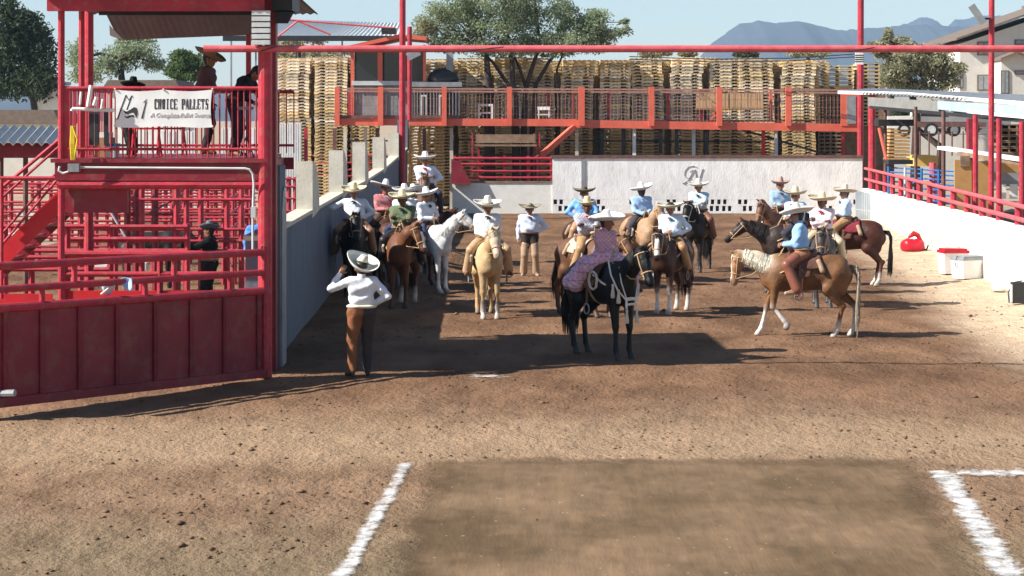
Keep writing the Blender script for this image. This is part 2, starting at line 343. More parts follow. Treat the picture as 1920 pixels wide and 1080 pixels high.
# loose clods and hoof-kicked crumbs: nobody could count them
rng = np.random.default_rng(7)
def clods(n):
    oct_v = np.array([(1,0,0),(-1,0,0),(0,1,0),(0,-1,0),(0,0,1),(0,0,-.5)], float)
    oct_f = np.array([(0,2,4),(2,1,4),(1,3,4),(3,0,4),(2,0,5),(1,2,5),(3,1,5),(0,3,5)])
    V = []; Fc = []
    k = 0
    while k < n:
        y = 16.5 + 50*rng.random()**1.5; half = 960*y/F*1.03; x = (rng.random()*2-1)*half
        s = F/y; px, py = 960+s*x, YH+s*HC
        if x > 10.5+.08*(y-47): continue
        inl = (py > 860 and px > 760-(py-870)*.67 and px < 1745+(py-884)*.85)
        if inl and rng.random() < .9: continue
        if noise.noise(Vector((x*.8, y*.5, 2))) < .05 and rng.random() < .82: continue
        r = .008 + .018*rng.random()**3.5 + (.022 if rng.random() < .01 else 0)
        q = oct_v * (r*(.7+.6*rng.random((6,1)))) * np.array([1.5, 1.2, .8])
        a = rng.random()*6.28; ca, sa = math.cos(a), math.sin(a); q = np.stack([q[:,0]*ca-q[:,1]*sa, q[:,0]*sa+q[:,1]*ca, q[:,2]], 1)
        V.append(q + np.array([x, y, gnd_height(x, y)+r*.3])); Fc.append(oct_f + k*6); k += 1
    return np.concatenate(V), np.concatenate(Fc)
CV, CF = clods(5600)
CLOD = mat('clod_earth', (.20,.12,.07), (.09,.052,.03), .95, 1.5)
tag(npmesh('dirt_clods', CV, CF, CLOD, smooth=False), 'small loose clods and crumbs scattered over the arena dirt', kind='stuff')
# hills
def hills(name, pts, Y, depth, m, seed):
    nx = 160; V = []; rows = 14
    x0, x1 = pts[0][0], pts[-1][0]
    for j in range(rows):
        t = j/(rows-1)
        for i in range(nx):
            px = x0 + (x1-x0)*i/(nx-1)
            py = np.interp(px, [p[0] for p in pts], [p[1] for p in pts])
            top = P(px, py, Y); yy = Y - depth*(1-t)
            rough = noise.fractal(Vector((px*.012, t*2.2, seed)), .9, 2.1, 7)
            h = top.z * (t**1.15) * (1 + .16*rough*(1-t)*t*4) + top.z*.02*noise.fractal(Vector((px*.05, 0, seed)), .9, 2.1, 5)*t
            V.append((top.x, yy, max(h, -1)))
    for i in range(nx):
        v = V[(rows-1)*nx+i]; V.append((v[0], v[1]+depth*.8, -5))
    rows += 1
    Fc = [(j*nx+i, j*nx+i+1, (j+1)*nx+i+1, (j+1)*nx+i) for j in range(rows-1) for i in range(nx-1)]
    return tag(npmesh(name, V, Fc, m), kind='structure')
HILL = mat('hill_rock', (.05,.06,.075), (.03,.035,.05), .95, .004, .0, .02)
hills('mountains', [(1290,200),(1310,110),(1330,85),(1355,66),(1385,46),(1420,39),(1460,43),(1505,40),(1540,50),(1572,57),(1620,54),(1680,49),(1730,46),(1780,50),(1850,48),(1960,46),(2080,70),(2200,200)], 3600, 700, HILL, 1)
hills('far_mountains', [(1600,200),(1660,56),(1700,45),(1715,35),(1738,32),(1756,40),(1775,52),(1790,38),(1820,33),(1860,28),(1920,35),(2040,60),(2150,200)], 4700, 600, HILL, 5)
hills('left_hills', [(-200,200),(-100,170),(60,172),(240,160),(420,168),(560,176),(700,190),(760,215)], 2600, 500, HILL, 9)
# ---------------------------------------------------------------- the hazy air
hz_m = bpy.data.materials.new('haze_air'); hz_m.use_nodes = True; _n = hz_m.node_tree; _n.nodes.clear()
_o = _n.nodes.new('ShaderNodeOutputMaterial'); _p = _n.nodes.new('ShaderNodeVolumePrincipled'); _p.inputs['Color'].default_value = (.52,.75,1,1); _p.inputs['Density'].default_value = HAZE; _p.inputs['Anisotropy'].default_value = 0
_n.links.new(_p.outputs[0], _o.inputs['Volume'])
if HAZE: tag(MB().box(-1500, 2200, -30, 5400, -40, 260).build('haze', hz_m), kind='stuff')
# ---------------------------------------------------------------- arena walls
def wallprism(pts, th, z0, ztops, mi=0, mb=None):   # wall along pts, thickness th to the +normal side
    mb = mb or MB()
    for i in range(len(pts)-1):
        a = Vector(pts[i]); b = Vector(pts[i+1]); d = (b-a).normalized(); n = Vector((-d.y, d.x))*th
        za, zb = ztops[i], ztops[i+1]
        v = [(a.x,a.y,z0),(b.x,b.y,z0),(b.x+n.x,b.y+n.y,z0),(a.x+n.x,a.y+n.y,z0),(a.x,a.y,za),(b.x,b.y,zb),(b.x+n.x,b.y+n.y,zb),(a.x+n.x,a.y+n.y,za)]
        mb.add(v, [(0,3,2,1),(4,5,6,7),(0,1,5,4),(1,2,6,5),(2,3,7,6),(3,0,4,7)], mi)
    return mb
LW = [(-3.72,32.0),(-3.86,40),(-4.02,50),(-4.15,60),(-4.22,70),(-4.25,80),(-4.25,86.5)]
LZ = [2.0,2.0,2.0,2.0,2.1,2.35,2.55]
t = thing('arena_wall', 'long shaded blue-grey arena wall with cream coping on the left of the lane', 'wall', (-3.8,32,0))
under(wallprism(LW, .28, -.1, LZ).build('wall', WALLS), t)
c = MB()
for i in range(len(LW)-1):
    a, b = Vector((*LW[i], LZ[i]+.035)), Vector((*LW[i+1], LZ[i+1]+.035)); a.x -= .14; b.x -= .14
    c.beam(a, b, .34, .07)
under(c.build('coping', COPE), t)
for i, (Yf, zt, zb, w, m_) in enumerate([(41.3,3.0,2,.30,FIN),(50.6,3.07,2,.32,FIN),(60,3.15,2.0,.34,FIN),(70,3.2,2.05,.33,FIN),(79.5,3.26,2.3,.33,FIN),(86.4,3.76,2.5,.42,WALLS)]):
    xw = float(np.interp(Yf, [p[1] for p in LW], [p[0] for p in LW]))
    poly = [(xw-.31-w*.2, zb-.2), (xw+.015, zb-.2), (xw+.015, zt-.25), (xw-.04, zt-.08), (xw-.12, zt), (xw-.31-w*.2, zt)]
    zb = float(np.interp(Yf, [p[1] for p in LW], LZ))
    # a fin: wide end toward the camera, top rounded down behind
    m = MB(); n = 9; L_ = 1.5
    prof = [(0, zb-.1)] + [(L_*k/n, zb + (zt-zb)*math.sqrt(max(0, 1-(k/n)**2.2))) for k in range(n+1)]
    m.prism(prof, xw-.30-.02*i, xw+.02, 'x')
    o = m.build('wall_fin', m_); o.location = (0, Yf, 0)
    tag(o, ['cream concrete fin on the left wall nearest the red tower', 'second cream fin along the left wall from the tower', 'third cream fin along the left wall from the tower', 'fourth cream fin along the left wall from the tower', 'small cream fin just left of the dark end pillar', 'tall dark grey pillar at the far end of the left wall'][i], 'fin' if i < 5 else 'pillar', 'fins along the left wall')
# back wall, right half (high) with ventilation blocks, left half (low) with red rails
YB = 85.6
xa, xb = P(1036,0,YB).x, P(1617,0,YB).x
t = thing('back_wall', 'high whitewashed wall across the back of the lane', 'wall', ((xa+xb)/2, YB, 0))
zt = P(0,297,YB).z
zr1 = (P(0,396,YB).z, P(0,386,YB).z); zr2 = (P(0,383,YB).z, P(0,374,YB).z)
holes = []
for r_, (z0, z1) in enumerate((zr1, zr2)):
    for base in (1038,1108,1180,1250,1322,1345,1384,1460,1534,1600):
        for k in range(2):
            px = base + k*11 + (9 if r_ == 0 else 0)
            if px+8 < 1612: holes.append((P(px,0,YB).x, P(px+6.5,0,YB).x, z0, z1))
m = MB(); m.box(xa, xb, YB, YB+.25, zr2[1], zt)
m.box(xa, xb, YB, YB+.25, -.1, zr1[0])
m.box(xa, xb, YB, YB+.25, zr1[1], zr2[0])
for (z0, z1) in (zr1, zr2):
    hs = sorted({(round(h[0],3), round(h[1],3)) for h in holes if h[2] == z0}); x = xa
    for a, b in hs:
        if a > x: m.box(x, a, YB+.002, YB+.248, z0, z1)
        x = max(x, b)
    m.box(x, xb, YB+.002, YB+.248, z0, z1)
under(m.build('wall', WALLW), t)
under(MB().box(xa, xb, YB+.252, YB+.30, -.1, .8).build('vent_shade_backing', DARK), t)  # dark sheet added so the vent holes read as shaded inside
under(MB().box(xa-.05, xb+.02, YB-.04, YB+.3, zt, zt+.12).build('cap_rail', RUST), t)
# grey strip painting a pole's shadow on the wall, and the iron brand mark
under(MB().box(P(1090,0,YB).x, P(1097,0,YB).x, YB-.03, YB, 0, zt-.01).build('pole_shadow_strip', GREYM), t)
mk = MB(); q = lambda x, y: P(x, y, YB-.014)
mk.tube([q(1307,314),q(1300,311),q(1290,313),q(1284,320),q(1283,328),q(1288,334),q(1296,335)], .011, 6)
mk.tube([q(1281,344),q(1290,338),q(1299,322),q(1303,318),q(1306,336),q(1311,337),q(1316,320),q(1318,316)], .014, 6)
mk.tube([q(1279,343),q(1286,346)], .012, 6); mk.tube([q(1293,322),q(1299,318)], .01, 6)
under(mk.build('iron_brand', GREYM), t)
# low wall with rails
xl = P(848,0,YB).x
t = thing('low_wall', 'low white wall under red pipe rails in the far left corner of the lane', 'wall', ((xl+xa)/2, YB, 0))
zl = P(0,343,YB).z
under(MB().box(xl, xa-.004, YB+.05, YB+.3, -.1, zl).build('wall', WALLR), t)
under(MB().box(xl, xa-.004, YB+.02, YB+.34, zl, zl+.07).build('coping', WOODD), t)
for py in (297,308,321,333): under(MB().tube([P(850,py,YB+.15), P(1034,py,YB+.15)], .055 if py < 310 else .045, 8).build('rail', RED), t)
for px in (852, 900, 946, 990, 1033): under(MB().beam((P(px,0,YB+.15).x, YB+.22, zl+.07), (P(px,0,YB+.15).x, YB+.22, P(0,292,YB).z), .1).build('post', RED), t)
# sloping red end board at the opening
m = MB(); m.add([P(846,298,YB-.3), P(862,302,YB-.3), P(884,345,YB-.3), P(846,345,YB-.3), P(846,298,YB), P(862,302,YB), P(884,345,YB), P(846,345,YB)], [(0,1,2,3),(4,7,6,5),(0,4,5,1),(1,5,6,2),(2,6,7,3),(3,7,4,0)])
under(m.build('end_board', REDD), t)
# right wall
rwx = lambda y: 10.78 + .08*(y-47)
rwz = lambda y: 1.53 - .0124*(y-47); RZ = 1.5
t = thing('arena_wall', 'bright white arena wall under pink-red rails on the right', 'wall', (rwx(50),50,0))
ya, yb = 36.0, 83.5
m = MB(); wallprism([(rwx(ya),ya),(rwx(yb),yb)][::-1], .25, -.1, [rwz(yb),rwz(ya)], mb=m)
under(m.build('wall', WALLR), t)
# ventilation blocks proud frames along foot of right wall
vb = MB()
for k in range(36):
    y = 46.5 + k*.82
    if 52.2 < y < 53.4: continue
    x = rwx(y)-.012; z = .42 if k % 2 else .26
    vb.box(x-.01, x+.02, y, y+.34, z, z+.02); vb.box(x-.01, x+.02, y, y+.34, z+.16, z+.18); vb.box(x-.01, x+.02, y, y+.03, z+.02, z+.16); vb.box(x-.01, x+.02, y+.31, y+.34, z+.02, z+.16)
under(vb.build('vent_block_row', COPE), t)
t2 = thing('rail_fence', 'pink-red double pipe rail with thick posts on top of the right wall', 'fence', (rwx(50)+.12,50,RZ))
for z, z2 in ((1.98,1.85), (1.73,1.44)):
    under(MB().tube([(rwx(ya)+.12,ya,z+.02),(rwx(yb)+.12,yb,z2)], .052, 10).build('rail', PINK), t2)
y = 37.6
while y < 83.3:
    under(MB().tube([(rwx(y)+.2,y,rwz(y)-.3),(rwx(y)+.2,y,2.0-.0034*(y-36))], .085, 8).build('post', RED), t2); y += 2.75
# white gate leaf folded in the corner
gt = thing('white_gate', 'open whitewashed corner gate of thin bars by the right wall', 'gate', (13,80,0))
for i in range(9):
    px = 1604 + i*4.3
    under(MB().box(P(px,0,79.6).x, P(px+3.6,0,79.6).x, 79.6, 79.64, P(0,412,79.6).z, P(0,357+i*1.2,79.6).z).build('board', FASC2), gt)
for (a, b) in (((1600,356),(1668,372)), ((1600,392),(1645,398)), ((1664,374),(1668,446)), ((1641,362),(1643,448)), ((1646,432),(1668,446)), ((1643,446),(1675,446)), ((1640,390),(1658,394)), ((1664,396),(1674,393)), ((1673,396),(1684,394)), ((1684,428),(1688,440)), ((1688,440),(1678,450))):
    under(MB().tube([P(*a,min(79.3,F*3.7/(max(a[1],b[1])-YH))), P(*b,min(79.3,F*3.7/(max(a[1],b[1])-YH)))], .018, 6).build('bar', LTM), gt)

# ---------------------------------------------------------------- front gate
A = G(496,699,.08); ga = Vector((A.x, A.y)); gb = Vector((P(0,0,27.4).x, 27.4)); gd = (gb-ga); gb = ga + gd*1.13
t = thing('sheet_gate', 'big dark red sheet-metal swing gate with pipe rails in the left foreground', 'gate', (ga.x, ga.y, 0))
def gp(u, z): return Vector((ga.x+(gb.x-ga.x)*u, ga.y+(gb.y-ga.y)*u, z))
L_ = (gb-ga).length; nv_ = Vector((gd.y, -gd.x)).normalized()
if nv_.y > 0: nv_ = -nv_
zb0, zb1, zs0, zs1, zm0, zm1, zt0, zt1 = .08, .20, 1.29, 1.41, 1.56, 1.65, 1.86, 1.95
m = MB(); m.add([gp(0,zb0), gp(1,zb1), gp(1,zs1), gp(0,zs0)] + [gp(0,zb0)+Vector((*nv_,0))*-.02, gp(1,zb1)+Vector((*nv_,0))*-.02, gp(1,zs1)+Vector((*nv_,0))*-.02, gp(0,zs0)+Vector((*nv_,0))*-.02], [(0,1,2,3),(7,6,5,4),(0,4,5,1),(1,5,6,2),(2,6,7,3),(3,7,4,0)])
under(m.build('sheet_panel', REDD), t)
o3 = Vector((*nv_, 0))
for i, px in enumerate((8, 78, 148, 218, 290, 358, 420, 484, -60)):
    # vertical ribs: solve for u where the rib shows
    best = min((abs(960 + F*gp(u/400,0).x/gp(u/400,0).y - px), u/400) for u in range(401))[1]
    p0 = gp(best, zb0+(zb1-zb0)*best+.03); p1 = gp(best, zs0+(zs1-zs0)*best-.03)
    under(MB().beam(p0+o3*.03, p1+o3*.03, .055, .05).build('rib', REDD), t)
under(MB().beam(gp(0,zb0)+o3*.03, gp(1,zb1)+o3*.03, .07, .12).build('bottom_rail', REDD), t)
under(MB().tube([gp(0,zs0), gp(1,zs1)], .06, 10).build('rail', RED), t)
under(MB().tube([gp(0,zm0), gp(1,zm1)], .05, 10).build('rail', RED), t)
under(MB().tube([gp(0,zt0), gp(1,zt1)], .055, 10).build('rail', RED), t)
for u in (.03, .33, .66):
    k = lambda a, b: a+(b-a)*u
    if u > .05:
        under(MB().tube([gp(u, k(zm0,zm1)), gp(u, k(zt0,zt1))], .04, 8).build('post', RED), t)
    under(MB().tube([gp(u+.1, zs0+(zs1-zs0)*(u+.1)), gp(u+.1, zm0+(zm1-zm0)*(u+.1))], .04, 8).build('post', RED), t)
under(MB().tube([gp(0,.02), gp(0,1.95)], .06, 10).build('hinge_post', RED), t)
under(MB().tube([P(-20,738,27.1), P(28,737,27.0)], .045, 8).build('latch_bar', GREYM), t)

# ---------------------------------------------------------------- judges' tower
TX0, TX1, TY0, TY1 = -6.66, -3.66, 31.6, 35.8
tw = thing('judges_tower', 'tall red steel judges tower with a railed upper deck at the left', 'tower', ((TX0+TX1)/2, 33.5, 0))
def part(mb_, name, m_, smooth=False): return under(mb_.build(name, m_, smooth=smooth), tw)
zf = 3.18; zrl = 4.28; zrf = 5.45
part(MB().tube([(P(497,0,TY0).x, TY0, 0), (P(497,0,TY0).x, TY0, 4.88)], .105, 14), 'corner_column', RED)
part(MB().tube([(P(485,0,TY0).x, TY0+.1, 4.85), (P(485,0,TY0).x, TY0+.1, 6.2)], .04, 8), 'column', RED)
part(MB().tube([(P(115,0,TY0).x, TY0, 0), (P(115,0,TY0).x, TY0, 6.2)], .05, 10), 'column', RED)
part(MB().tube([(P(130,0,TY0).x, TY0+.9, 3.0), (P(130,0,TY0).x, TY0+.9, 6.2)], .045, 8), 'column', RED)
part(MB().beam((P(124,0,TY0).x, TY0+.05, 3.1), (P(124,0,TY0).x, TY0+.05, 4.3), .13), 'column', RED)
part(MB().tube([(P(158,0,35.6).x, 35.6, 3.1), (P(158,0,35.6).x, 35.6, 6.2)], .03, 8), 'column', RED)
part(MB().tube([(P(167,0,35.6).x, 35.6, 0), (P(167,0,35.6).x, 35.6, 6.2)], .075, 10), 'column', RED)
part(MB().tube([(P(466,0,35.6).x, 35.6, 3.1), (P(466,0,35.6).x, 35.6, 6.2)], .045, 8), 'column', RED)
# dark square corner column and the side panel behind it
xc = P(510,0,32.6).x
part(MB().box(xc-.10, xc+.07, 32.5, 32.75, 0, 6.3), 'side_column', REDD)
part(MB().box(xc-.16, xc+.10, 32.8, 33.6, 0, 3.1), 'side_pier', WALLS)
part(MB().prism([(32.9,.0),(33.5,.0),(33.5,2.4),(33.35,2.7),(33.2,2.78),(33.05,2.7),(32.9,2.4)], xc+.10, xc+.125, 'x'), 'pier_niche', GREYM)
# floor, beams
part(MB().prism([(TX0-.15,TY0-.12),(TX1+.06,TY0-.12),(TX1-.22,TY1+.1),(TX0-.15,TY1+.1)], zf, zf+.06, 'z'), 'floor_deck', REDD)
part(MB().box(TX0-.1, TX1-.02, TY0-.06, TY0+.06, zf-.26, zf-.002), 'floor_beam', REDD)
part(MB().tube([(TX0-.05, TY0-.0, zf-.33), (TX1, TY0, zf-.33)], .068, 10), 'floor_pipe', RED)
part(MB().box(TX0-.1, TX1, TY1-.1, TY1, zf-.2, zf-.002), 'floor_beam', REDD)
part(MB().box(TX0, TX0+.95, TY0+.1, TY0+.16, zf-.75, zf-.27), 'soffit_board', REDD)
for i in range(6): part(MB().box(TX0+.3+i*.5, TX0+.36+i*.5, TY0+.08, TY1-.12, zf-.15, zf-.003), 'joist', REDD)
# railings: front, right, back, left
def railing(a, b, n, nm='railing'):
    m_ = MB(); a = Vector(a); b = Vector(b)
    m_.tube([a+Vector((0,0,zrl)), b+Vector((0,0,zrl))], .03, 8); m_.tube([a+Vector((0,0,zf+.2)), b+Vector((0,0,zf+.2))], .022, 8)
    for i in range(n+1):
        p = a.lerp(b, i/n); m_.tube([p+Vector((0,0,zf+.07)), p+Vector((0,0,zrl))], .011, 6)
    return part(m_, nm, RED)
railing((TX0,TY0,0), (TX1+.05,TY0,0), 34); railing((TX1-.02,TY0+.1,0), (TX1-.26,TY1,0), 9); railing((TX0,TY1,0), (TX1,TY1,0), 24); railing((TX0,TY0+.1,0), (TX0,TY1-.3,0), 22)
# roof: fascia, sheets hanging below, eave
part(MB().box(TX0-.2, TX1+.0, TY0-.14, TY0-.02, 5.42, 5.60), 'roof_beam', RED)
rf = MB()
n = 60
for i in range(n):
    xa_ = TX0-.35 + (TX1-TX0+.75)*i/n; xb_ = TX0-.35 + (TX1-TX0+.75)*(i+1)/n; dz = .03*(i % 2)
    rf.add([(xa_,TY0-.45,5.75+dz),(xb_,TY0-.45,5.78-dz),(xb_,TY1,5.62-dz),(xa_,TY1,5.59+dz),(xa_,TY0-.45,5.73+dz),(xb_,TY0-.45,5.76-dz),(xb_,TY1,5.60-dz),(xa_,TY1,5.57+dz)], [(0,1,2,3),(7,6,5,4),(0,4,5,1),(2,6,7,3)])
part(rf, 'roof', SHEETG)
sh = MB(); n = 44; xl_, xr_ = P(188,0,34).x, P(472,0,34).x
for i in range(n):
    xa_ = xl_+(xr_-xl_)*i/n; xb_ = xl_+(xr_-xl_)*(i+1)/n; d = .02*(i % 2)
    z0a = 5.12 + .09*i/n; xo = .22*(1-i/n)
    sh.add([(xa_+xo*.5,35.0+d,z0a),(xb_+xo*.5,35.02-d,z0a),(xb_,34.5-d,5.52),(xa_,34.48+d,5.52),(xa_+xo*.5,35.04+d,z0a),(xb_+xo*.5,35.06-d,z0a),(xb_,34.54-d,5.52),(xa_,34.52+d,5.52)], [(0,1,2,3),(7,6,5,4),(0,4,5,1),(2,6,7,3)])
part(sh, 'hanging_roof_sheet', SHEETG)
part(MB().box(TX0, TX1, 34.38, 34.48, 5.50, 5.60), 'roof_beam', DARK)
part(MB().prism([(P(205,47,34.3).x,P(205,47,34.3).z),(P(232,76,34.3).x,P(232,76,34.3).z),(P(206,67,34.3).x,P(206,67,34.3).z)], 34.3, 34.32, 'y'), 'gusset', LTM)
m = MB(); m.box(P(515,0,32.3).x, P(553,0,32.3).x, 31.9, 33.0, P(0,22,32.3).z, 5.85)
m.add([P(515,22,31.95),P(552,22,31.95),P(540,44,31.95),P(517,44,31.95),P(515,22,32.9),P(552,22,32.9),P(540,44,32.9),P(517,44,32.9)], [(0,1,2,3),(7,6,5,4),(0,4,5,1),(1,5,6,2),(2,6,7,3),(3,7,4,0)])
part(m, 'eave_box', DARK)
# slatted floodlight rack on the corner
lr = thing('slatted_light_rack', 'rack of six pale horizontal slats at the top of the red corner column', 'light rack', P(489,90,31.3))
for i in range(6):
    y0 = 20+i*11; under(MB().box(P(472,0,31.3).x, P(506,0,31.3).x, 31.28, 31.40, P(0,y0+8.5,31.3).z, P(0,y0,31.3).z).build('slat', LTM), lr)
under(MB().box(P(473,0,31.3).x, P(505,0,31.3).x, 31.42, 31.46, P(0,82,31.3).z, P(0,19,31.3).z).build('back_plate', DARK), lr)
# conduit and junction box
cd = thing('electrical_conduit', 'silver conduit with a grey junction box below the tower deck', 'conduit', P(300,317,31.4))
pts = [P(112,312,31.4),P(110,320,31.4),P(118,325,31.4),P(128,322,31.4),P(128,314,31.4),P(460,316,31.4),P(468,318,31.4),P(474,326,31.4),P(476,345,31.4),P(474,400,31.4),P(474,470,31.4)]
under(MB().tube(pts, .018, 8).build('pipe', LTM), cd)
under(MB().box(P(128,0,31.3).x,P(149,0,31.3).x,31.25,31.38,P(0,322,31.3).z,P(0,307,31.3).z).build('junction_box', GREYM), cd)
under(MB().box(P(470,0,31.3).x,P(479,0,31.3).x,31.3,31.4,P(0,408,31.3).z,P(0,388,31.3).z).build('junction_box', LTM), cd)
# crossbar over the lane
cb = thing('crossbar_pipe', 'long faded red pipe spanning high across the whole lane', 'crossbar', (0,31.45,4.87))
under(MB().tube([(P(382,0,31.45).x,31.45,4.86),(10.4,31.45,4.86)], .052, 12).build('pipe', PINK), cb)
under(MB().tube([(10.3,31.45,0),(10.3,31.45,4.9)], .09, 12).build('post', RED), cb)
for (a, b) in (((486,97),(520,86)), ((870,96),(945,88)), ((1590,97),(1640,89))):
    under(MB().tube([P(*a,31.38), P(*b,31.38)], .008, 5).build('wire', DARK), cb)
# electric wires drooping to the right below the crossbar
# banner
bn = thing('banner', 'white pallet company banner tied along the tower railing', 'banner', P(306,202,31.5))
V = []; nu, nv = 40, 14
for j in range(nv):
    for i in range(nu):
        u = i/(nu-1); v = j/(nv-1)
        px = 215 + 183*u + 3*math.sin(v*3.1)*(1-2*u); sag = 3.2*abs(math.sin(u*2*math.pi)) * (1-v) - 2*(1-v)*0
        p = P(px, 168+sag + (70-sag)*v + 1.5*math.sin(u*9)*v, 31.5); V.append((p.x, 31.5+.0016*math.sin(u*17+v*4)+.001*math.sin(v*9), p.z))
Fc = [(j*nu+i, j*nu+i+1, (j+1)*nu+i+1, (j+1)*nu+i) for j in range(nv-1) for i in range(nu-1)]
o = npmesh('cloth', V, Fc, CANVAS); under(o, bn)
def text(txt, px, py, hpx, wpx, Y, m_, parent, shear=0, off=0.0, name='lettering'):
    cu = bpy.data.curves.new('t', 'FONT'); cu.body = txt; cu.size = 1; cu.shear = shear; cu.offset = off; cu.extrude = .002; cu.resolution_u = 4
    ob = bpy.data.objects.new('t', cu); C.scene.collection.objects.link(ob); C.view_layer.update()
    me = bpy.data.meshes.new_from_object(ob.evaluated_get(C.evaluated_depsgraph_get())); bpy.data.objects.remove(ob)
    vs_ = [v.co for v in me.vertices]; x0 = min(v.x for v in vs_); x1 = max(v.x for v in vs_); y0 = min(v.y for v in vs_); y1 = max(v.y for v in vs_)
    s = F/Y; c0 = P(px, py, Y)
    for v in me.vertices:
        x = (v.co.x-x0)/(x1-x0)*wpx/s; y = (v.co.y-y0)/(y1-y0)*hpx/s; d = v.co.z
        v.co = (c0.x+x, Y-d*2, c0.z+y)
    me.materials.clear(); me.materials.append(m_)
    ob = bpy.data.objects.new(name, me); C.scene.collection.objects.link(ob); return under(ob, parent)
# display lettering with thick stems and hair serifs
def didone(txt, px, py, h, w, Y, m_, parent):
    m = MB(); s = F/Y; adv = w/len(txt.replace(' ', 'x'))
    def bx(x0, x1, y0, y1):
        a = P(x0, py-y0*h, Y); b = P(x1, py-y1*h, Y); m.box(a.x, b.x, Y, Y+.004, a.z, b.z)
    T = adv*.34; tn = .07
    x = px
    for ch in txt:
        W = adv*.84; a = x; b = x+W
        if ch in 'CO':
            bx(a+.06*W, a+.06*W+T, .08, .92); bx(a+.2*W, b-.12*W, 0, .13); bx(a+.2*W, b-.12*W, .87, 1)
            if ch == 'O': bx(b-.06*W-T, b-.06*W, .08, .92)
            else: bx(b-.2*W, b-.02*W, .70, .93); bx(b-.16*W, b-.06*W, .06, .2)
        elif ch == 'H': bx(a, a+T, 0, 1); bx(b-T, b, 0, 1); bx(a+T, b-T, .46, .54)
        elif ch == 'I': bx((a+b)/2-T/2, (a+b)/2+T/2, 0, 1); bx(a+.15*W, b-.15*W, 0, tn); bx(a+.15*W, b-.15*W, 1-tn, 1)
        elif ch == 'E': bx(a, a+T, 0, 1); bx(a+T, b, 0, .08); bx(a+T, b, .92, 1); bx(a+T, b-.2*W, .46, .54); bx(b-.12*W, b, .08, .25); bx(b-.12*W, b, .75, .92)
        elif ch == 'P': bx(a, a+T, 0, 1); bx(a+T, b-.1*W, .92, 1); bx(a+T, b-.1*W, .44, .52); bx(b-T*.8, b, .52, .92)
        elif ch == 'A':
            m.prism([(P(b-T,0,Y).x,P(0,py,Y).z),(P(b,0,Y).x,P(0,py,Y).z),(P((a+b)/2+T*.3,0,Y).x,P(0,py-h,Y).z),(P((a+b)/2-T*.3,0,Y).x,P(0,py-h,Y).z)], Y, Y+.004)
            m.prism([(P(a,0,Y).x,P(0,py,Y).z),(P(a+T*.4,0,Y).x,P(0,py,Y).z),(P((a+b)/2,0,Y).x,P(0,py-h,Y).z),(P((a+b)/2-T*.4,0,Y).x,P(0,py-h,Y).z)], Y+.001, Y+.005); bx(a+.25*W, b-.25*W, .28, .36)
        elif ch == 'L': bx(a, a+T, 0, 1); bx(a+T, b, 0, .08); bx(b-.12*W, b, .08, .3)
        elif ch == 'T': bx((a+b)/2-T/2, (a+b)/2+T/2, 0, .92); bx(a, b, .92, 1); bx(a, a+.12*W, .74, .92); bx(b-.12*W, b, .74, .92)
        elif ch == 'S': bx(a+.1*W, a+.1*W+T, .55, .93); bx(b-.1*W-T, b-.1*W, .07, .45); bx(a+.15*W, b-.1*W, .92, 1); bx(a+.1*W, b-.15*W, 0, .08); bx(a+.1*W, b-.1*W, .42, .58); bx(b-.14*W, b-.04*W, .75, .92); bx(a+.04*W, a+.14*W, .08, .25)
        x += adv
    return under(m.build('lettering', m_), parent)
YT = 31.4965
didone('CHOICE PALLETS', 289, 205, 19.5, 103, YT, INK, bn)
text('A Complete Pallet Source', 281, 221.5, 10, 112, YT, INKG, bn, shear=.35)
lg = MB()
def ql(x, y): return P(x, y, YT)
for (a, b, w0, w1) in (((220,224),(236,178),1.6,.9),((238,206),(247,179),1.4,.9),((236,178),(241,188),.5,.4),((241,188),(247,179),.5,.4),((247,179),(251,184),.5,.3),((266,222),(274,190),1.6,.9),((269,192),(275,186),.8,.4)):
    lg.prism([(ql(a[0]-w0,0).x,ql(0,a[1]).z),(ql(a[0]+w0,0).x,ql(0,a[1]).z),(ql(b[0]+w1,0).x,ql(0,b[1]).z),(ql(b[0]-w1,0).x,ql(0,b[1]).z)], YT, YT+.004)
sw = [(231,208),(238,209),(245,205),(251,201),(256,202),(258,207),(258,214),(255,221),(253,216),(250,211),(245,212),(240,214),(235,213)]
lg.prism([(ql(x,0).x, ql(0,y).z) for x, y in sw], YT-.001, YT+.003)
lg.prism([(ql(x,0).x, ql(0,y).z) for x, y in [(232,217),(238,219),(245,216),(250,215),(252,220),(246,219),(240,222),(236,221)]], YT-.001, YT+.003)
under(lg.build('emblem', INK), bn)
for px, py in ((215,168),(306,169),(398,168),(215,237),(306,238),(398,238)): under(MB().tube([P(px,py-2,31.48), P(px+2,py+4,31.6)], .012, 6).build('tie', ROPE), bn)

